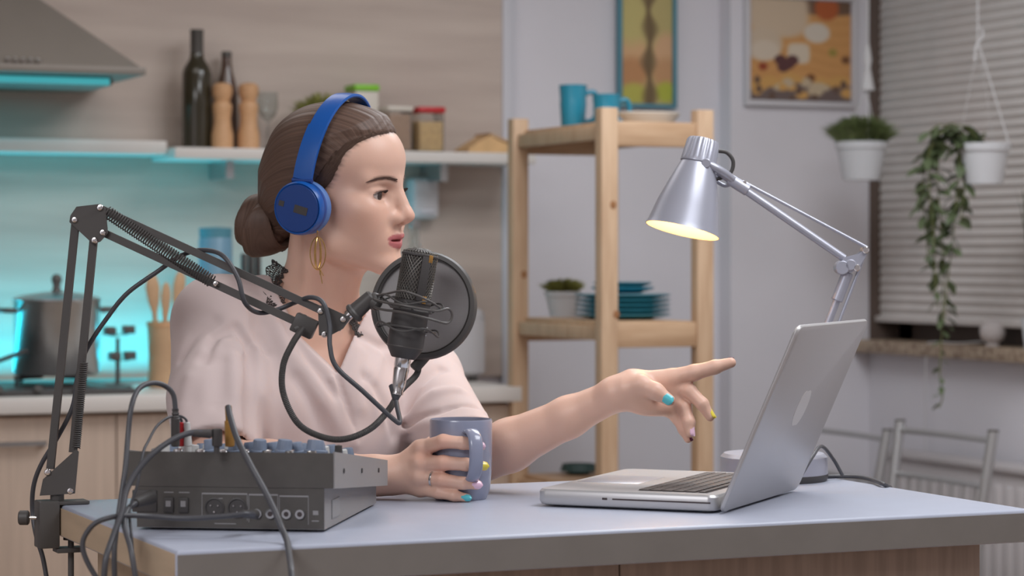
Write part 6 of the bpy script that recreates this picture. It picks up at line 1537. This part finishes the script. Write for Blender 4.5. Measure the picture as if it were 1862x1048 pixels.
# ---------------------------------------------------------------- finger nails
def nail(fn, base, tip, facing, w_, ln_, m, par):
    base, tip = np.array(base, np.float32), np.array(tip, np.float32); u = tip-base; u /= np.linalg.norm(u)
    f_ = np.array(facing, np.float32); f_ -= u*np.dot(f_, u); f_ /= np.linalg.norm(f_); s = np.cross(u, f_)
    vs, fs = [], []; nu, ns = 9, 7
    for i in range(nu):
        a = i/(nu-1); ww = w_*(0.82+0.18*math.sin(min(a*2, 1)*PI/2))*(1 if a < 0.7 else math.sqrt(max(0.12, 1-((a-0.7)/0.32)**2)))
        for j in range(ns):
            c = (j/(ns-1)-0.5)*2; p = tip+u*(a*ln_-ln_*0.62)+f_*0.0007
            q0 = p+s*ww*c+f_*(0.0072-0.0030*c*c)
            vs.append(q0)
    # rest it on the finger
    top_ = max(0, 0)
    P0 = np.array(vs, np.float32); sd = fn(P0)
    core = sd.reshape(nu, ns)[2:5, 3].mean(); P0 = P0-f_*(core-0.0006)
    V1 = np.concatenate([P0, P0-f_*0.0011])
    k = nu*ns
    for i in range(nu-1):
        for j in range(ns-1):
            a = i*ns+j; fs.append((a, a+1, a+ns+1, a+ns)); fs.append((k+a, k+a+ns, k+a+ns+1, k+a+1))
    ring = [j for j in range(ns)]+[i*ns+ns-1 for i in range(1, nu)]+[(nu-1)*ns+j for j in range(ns-2, -1, -1)]+[i*ns for i in range(nu-2, 0, -1)]
    for a, b_ in zip(ring, ring[1:]+ring[:1]): fs.append((a, a+k, b_+k, b_))
    b = MB(); b.add([Vector(p.tolist()) for p in wl_(V1)], fs); b.build('fingernail', m, par)
q = lambda x, y, s=0.0: Q(x, y, HD+s)
CAMF = nv(0, -1, 0)
nail(hand_left, q(1192, 712, -0.030), q(1217, 728, -0.035), nv(0.15, -1, -0.1), 0.0068, 0.0170, M['nail_teal'], person)
nail(hand_left, q(1300, 668, -0.008), q(1329, 660, -0.010), nv(0.1, 0.75, 0.65), 0.0056, 0.0150, M['nail_plum'], person)
nail(hand_left, q(1277, 735, -0.014), q(1291, 758, -0.016), nv(0.9, -0.15, 0.3), 0.0056, 0.0140, M['nail_yellow'], person)
nail(hand_left, q(1253, 768, -0.014), q(1255, 788, -0.018), nv(0.75, -0.6, 0.0), 0.0052, 0.0140, M['nail_pink'], person)
nail(hand_left, q(1243, 782, -0.004), q(1251, 799, -0.006), nv(0.9, -0.2, 0.2), 0.0044, 0.0120, M['nail_plum'], person)
nail(hand_right, Q(842, 806, 3.2485), Q(874, 812, 3.257), nv(0.3, -1, 0.1), 0.0056, 0.0120, M['nail_pink'], person)
nail(hand_right, Q(848, 845, 3.2485), Q(879, 848, 3.259), nv(0.35, -1, 0.1), 0.0056, 0.0140, M['nail_yellow'], person)
nail(hand_right, Q(842, 879, 3.248), Q(868, 882, 3.2535), nv(0.25, -1, 0.05), 0.0054, 0.0150, M['nail_pink'], person)
nail(hand_right, Q(826, 902, 3.250), Q(850, 906, 3.251), nv(0.1, -1, 0.1), 0.0046, 0.0140, M['nail_teal'], person)
# ---------------------------------------------------------------- legs on a stool (below the tabletop)
KX = nv(0.40, 0.17, 0)
def legs_sdf(P):
    d = ell(P, PEL+nv(0, 0, -0.02), (0.17, 0.13, 0.12))
    for s in (-1, 1):
        off = nv(-0.03, 0.075, 0)*s; hip = PEL+off+nv(0.03, 0.01, -0.05); kn = hip+nv(0.36, 0.16, -0.01); an = kn+nv(-0.04, 0.0, -0.40)
        d = smin(d, chain(P, [hip, kn], [0.080, 0.056], 0.02), 0.05); d = smin(d, chain(P, [kn, an], [0.056, 0.036], 0.02), 0.02)
    return d
v, q_ = surface_net(legs_sdf, *bounds([PEL+nv(-0.2, -0.25, 0.12), PEL+nv(0.55, 0.4, -0.55)], 0.03), 0.006)
np_mesh('trousers', wl_(v), q_, M['jeans'], person)
for s in (-1, 1):
    off = nv(-0.03, 0.075, 0)*s; an = PEL+off+nv(0.03, 0.01, -0.05)+nv(0.32, 0.16, -0.42)
    def shoe_sdf(P, an=an): return smin(rcone(P, an+nv(-0.02, 0, -0.03), an+nv(0.13, 0.05, -0.05), 0.036, 0.030), rcone(P, an, an+nv(0, 0, 0.03), 0.036, 0.038), 0.02)
    v, q_ = surface_net(shoe_sdf, an-0.12, an+0.22, 0.005); np_mesh('shoe', wl_(v), q_, M['shoe'], person)
zseat = float(to_world(PEL[None])[0][2])-0.135
st = thing('bar_stool', 'round wooden bar stool she sits on behind the table', 'stool', root)
b = MB(); b.lathe([(0, zseat-0.035), (0.15, zseat-0.035), (0.165, zseat-0.02), (0.165, zseat-0.008), (0.155, zseat), (0, zseat)], 40); b.build('seat', M['wood'], st)
for k in range(4):
    a = PI/4+k*PI/2; b = MB(); b.cyl((0.11*math.cos(a), 0.11*math.sin(a), zseat-0.03), (0.19*math.cos(a), 0.19*math.sin(a), 0), 0.015, n=14); b.build('leg', M['wood'], st)
b = MB(); b.tube([(0.165*math.cos(a), 0.165*math.sin(a), 0.2) for a in np.linspace(0, 2*PI, 33)[:-1]], 0.009, 10, closed=True); b.build('foot_ring', M['steel'], st)
# ---------------------------------------------------------------- headphones
def headphones():
    L = lambda p: Vector(to_world(hw(p)[None])[0])
    c0 = np.array([-0.008, -0.0985, -0.010])
    o0 = L((0, 0, 0.14)); t = thing('headphones', 'bright blue on-ear headphones worn on her head', 'headphones', o0)
    X = lambda p: L(p)-o0
    R3 = Matrix((RW @ HM).tolist())
    for s in (-1, 1):
        c = np.array([c0[0], s*abs(c0[1]), c0[2]]); T = Matrix.Translation(X(c)) @ R3.to_4x4() @ Matrix.Rotation(-s*PI/2, 4, 'X') @ Matrix.Rotation(math.radians(0), 4, 'Y')
        r = 0.0375
        b = MB(T); b.lathe([(0, 0.0145), (r*0.86, 0.0145), (r*0.88, 0.0137), (r*0.885, 0.0128), (0, 0.0128)], 56); cap = b.build('cup_face', M['hp_dark'], t)
        b = MB(T); b.lathe([(r*0.885, 0.0125), (r*0.93, 0.0138), (r*0.985, 0.010), (r, 0.004), (r, -0.004), (r*0.97, -0.006), (r*0.80, -0.006), (r*0.80, 0.010)], 56, close=True); cup_ = b.build('ear_cup', M['hp_blue'], t)
        b = MB(T); b.lathe([(r*0.96, -0.006), (r*1.0, -0.010), (r*1.0, -0.017), (r*0.90, -0.022), (r*0.65, -0.022), (r*0.55, -0.016), (0, -0.014), (0, -0.006)], 48); b.build('ear_pad', M['hp_pad'], cup_)
        # dark printed blocks on the cup face
        if s < 0:
            ex = Matrix.Rotation(math.radians(0), 4, 'Z')
            for (u0, u1, w0, w1) in ((-0.0275, -0.0195, 0.002, 0.0095), (-0.004, 0.0165, -0.0075, 0.0035)):
                # face axes: local x = head forward, local y = head up (near cup)
                b = MB(T); th_ = math.radians(-12); cth, sth = math.cos(th_), math.sin(th_)
                pl = [(u0, w0), (u1, w0), (u1, w1), (u0, w1)]; cu, cw = (u0+u1)/2, (w0+w1)/2
                pl = [(cu+(a-cu)*cth-(d_-cw)*sth, cw+(a-cu)*sth+(d_-cw)*cth) for a, d_ in pl]
                sg = 1 if (T.to_3x3() @ Vector((0, 1, 0))).z > 0 else -1
                b.prism([(a, sg*d_) for a, d_ in pl], 0.0143, 0.0151); b.build('dark_block', M['blackpl'], cap, smooth=False)
            b = MB(T); b.lathe([(r*1.003, 0.0), (r*1.006, 0.0015), (r*1.003, 0.003)], 56); b.build('cup_seam', M['hp_dark'], cup_)
    # headband: arc across the crown
    def arc(ph):      # ph -90 near cup .. 90 far cup
        a = math.radians(ph); hh = 0.1435
        y = math.sin(a)*0.0965*(1.0 if abs(ph) < 89 else 1.0); z = 0.030+(hh-0.030)*math.cos(a) if abs(ph) < 90 else 0.03
        x = -0.007+0.016*math.cos(a); return np.array([x, y, z])
    def band(name, phs, wd, th, m, off=0.0, lowz=None):
        b = MB(); vs = []; fs = []
        path = [arc(p_) for p_ in phs]
        if lowz is not None: path = [np.array([c0[0]+0.002, -0.0965, lowz])]+path
        n = len(path)
        for i, p in enumerate(path):
            tg = path[min(i+1, n-1)]-path[max(i-1, 0)]; tg /= np.linalg.norm(tg); fx = np.array([1.0, 0, 0]); fx -= tg*np.dot(fx, tg); fx /= np.linalg.norm(fx); nr = np.cross(tg, fx)
            if np.dot(nr, p-np.array([0, 0, 0.04])) < 0: nr = -nr
            w_ = wd(i/(n-1)) if callable(wd) else wd
            for (a, e) in ((-1, 0.0), (-0.92, 1.0), (0, 1.25), (0.92, 1.0), (1, 0.0), (0.92, -0.6), (-0.92, -0.6)): vs.append(X(p+fx*w_*a+nr*(th*e+off)))
        for i in range(n-1):
            for j in range(7): fs.append((i*7+j, i*7+(j+1) % 7, (i+1)*7+(j+1) % 7, (i+1)*7+j))
        fs.append(tuple(range(7))); fs.append(tuple((n-1)*7+j for j in range(6, -1, -1)))
        b.add(vs, fs); return b.build(name, m, t, angle=50)
    band('headband', np.linspace(-52, 52, 41), 0.0140, 0.0030, M['hp_blue'], 0.0012)
    for s in (-1, 1): band('slider_arm', s*np.linspace(90, 51, 26), 0.0150, 0.0034, M['hp_blue'], 0.0022)
    for s in (-1, 1):
        b = MB(); pts = [X((-0.007+u*0.015, s*0.1000, 0.028)) for u in (-1, -0.5, 0, 0.5, 1)]; b.tube(pts, 0.0036, 10); b.build('hinge_bar', M['hp_dark'], t)
headphones()
# ---------------------------------------------------------------- earring and finger ring
o0 = to_world(Q(577, 424, 3.42)[None])[0]; o0 = Vector(o0.tolist())
t = thing('earring', 'gold leaf shaped drop earring below the headphone cup', 'earring', o0)
E = lambda x, y, s=0.0: Vector(to_world(Q(x, y, 3.415+s)[None])[0].tolist())-o0
b = MB(); b.tube([E(577, 416), E(577, 432)], 0.0008, 6); b.ball(E(577, 420), 0.0016, 10, 6); b.build('hook', M['gold'], t)
for w_, rot, nm in ((15, 0.35, 'outer_leaf'), (7, -0.5, 'inner_leaf'), (11, 1.2, 'cross_leaf')):
    pts = []
    for i in range(40):
        a = 2*PI*i/40; u = math.sin(a); pts.append(E(578+w_*u*math.cos(rot)*abs(math.sin(a))**0.15, 461-30*math.cos(a), 0.010*u*math.sin(rot)))
    b = MB(); b.tube(pts, 0.0008, 6, closed=True); b.build(nm, M['gold'], t)
for x, y1 in ((582, 500), (586, 516), (588, 502)):
    b = MB(); b.tube([E(581, 488), E(x, y1)], 0.0007, 6); b.build('chain_drop', M['gold'], t)
rp = Q(788, 871, 3.2595); u = np.array(Q(803, 873, 3.254)-Q(764, 868, 3.268)); u /= np.linalg.norm(u); o0 = Vector(to_world(rp[None])[0].tolist()); uw = Vector((RW @ u).tolist())
t = thing('finger_ring', 'thin silver ring on the hand holding the mug', 'ring', o0)
T = uw.to_track_quat('Z', 'Y').to_matrix().to_4x4(); b = MB(T); b.lathe([(0.0100, -0.0013), (0.0113, -0.0013), (0.0115, 0), (0.0113, 0.0013), (0.0100, 0.0013)], 40, close=True); b.build('band', M['chrome'], t)
b = MB(T); b.ball((0.0113*math.cos(0), 0.0, 0), 0.0014, 10, 8); b.build('stone', M['chrome'], t)
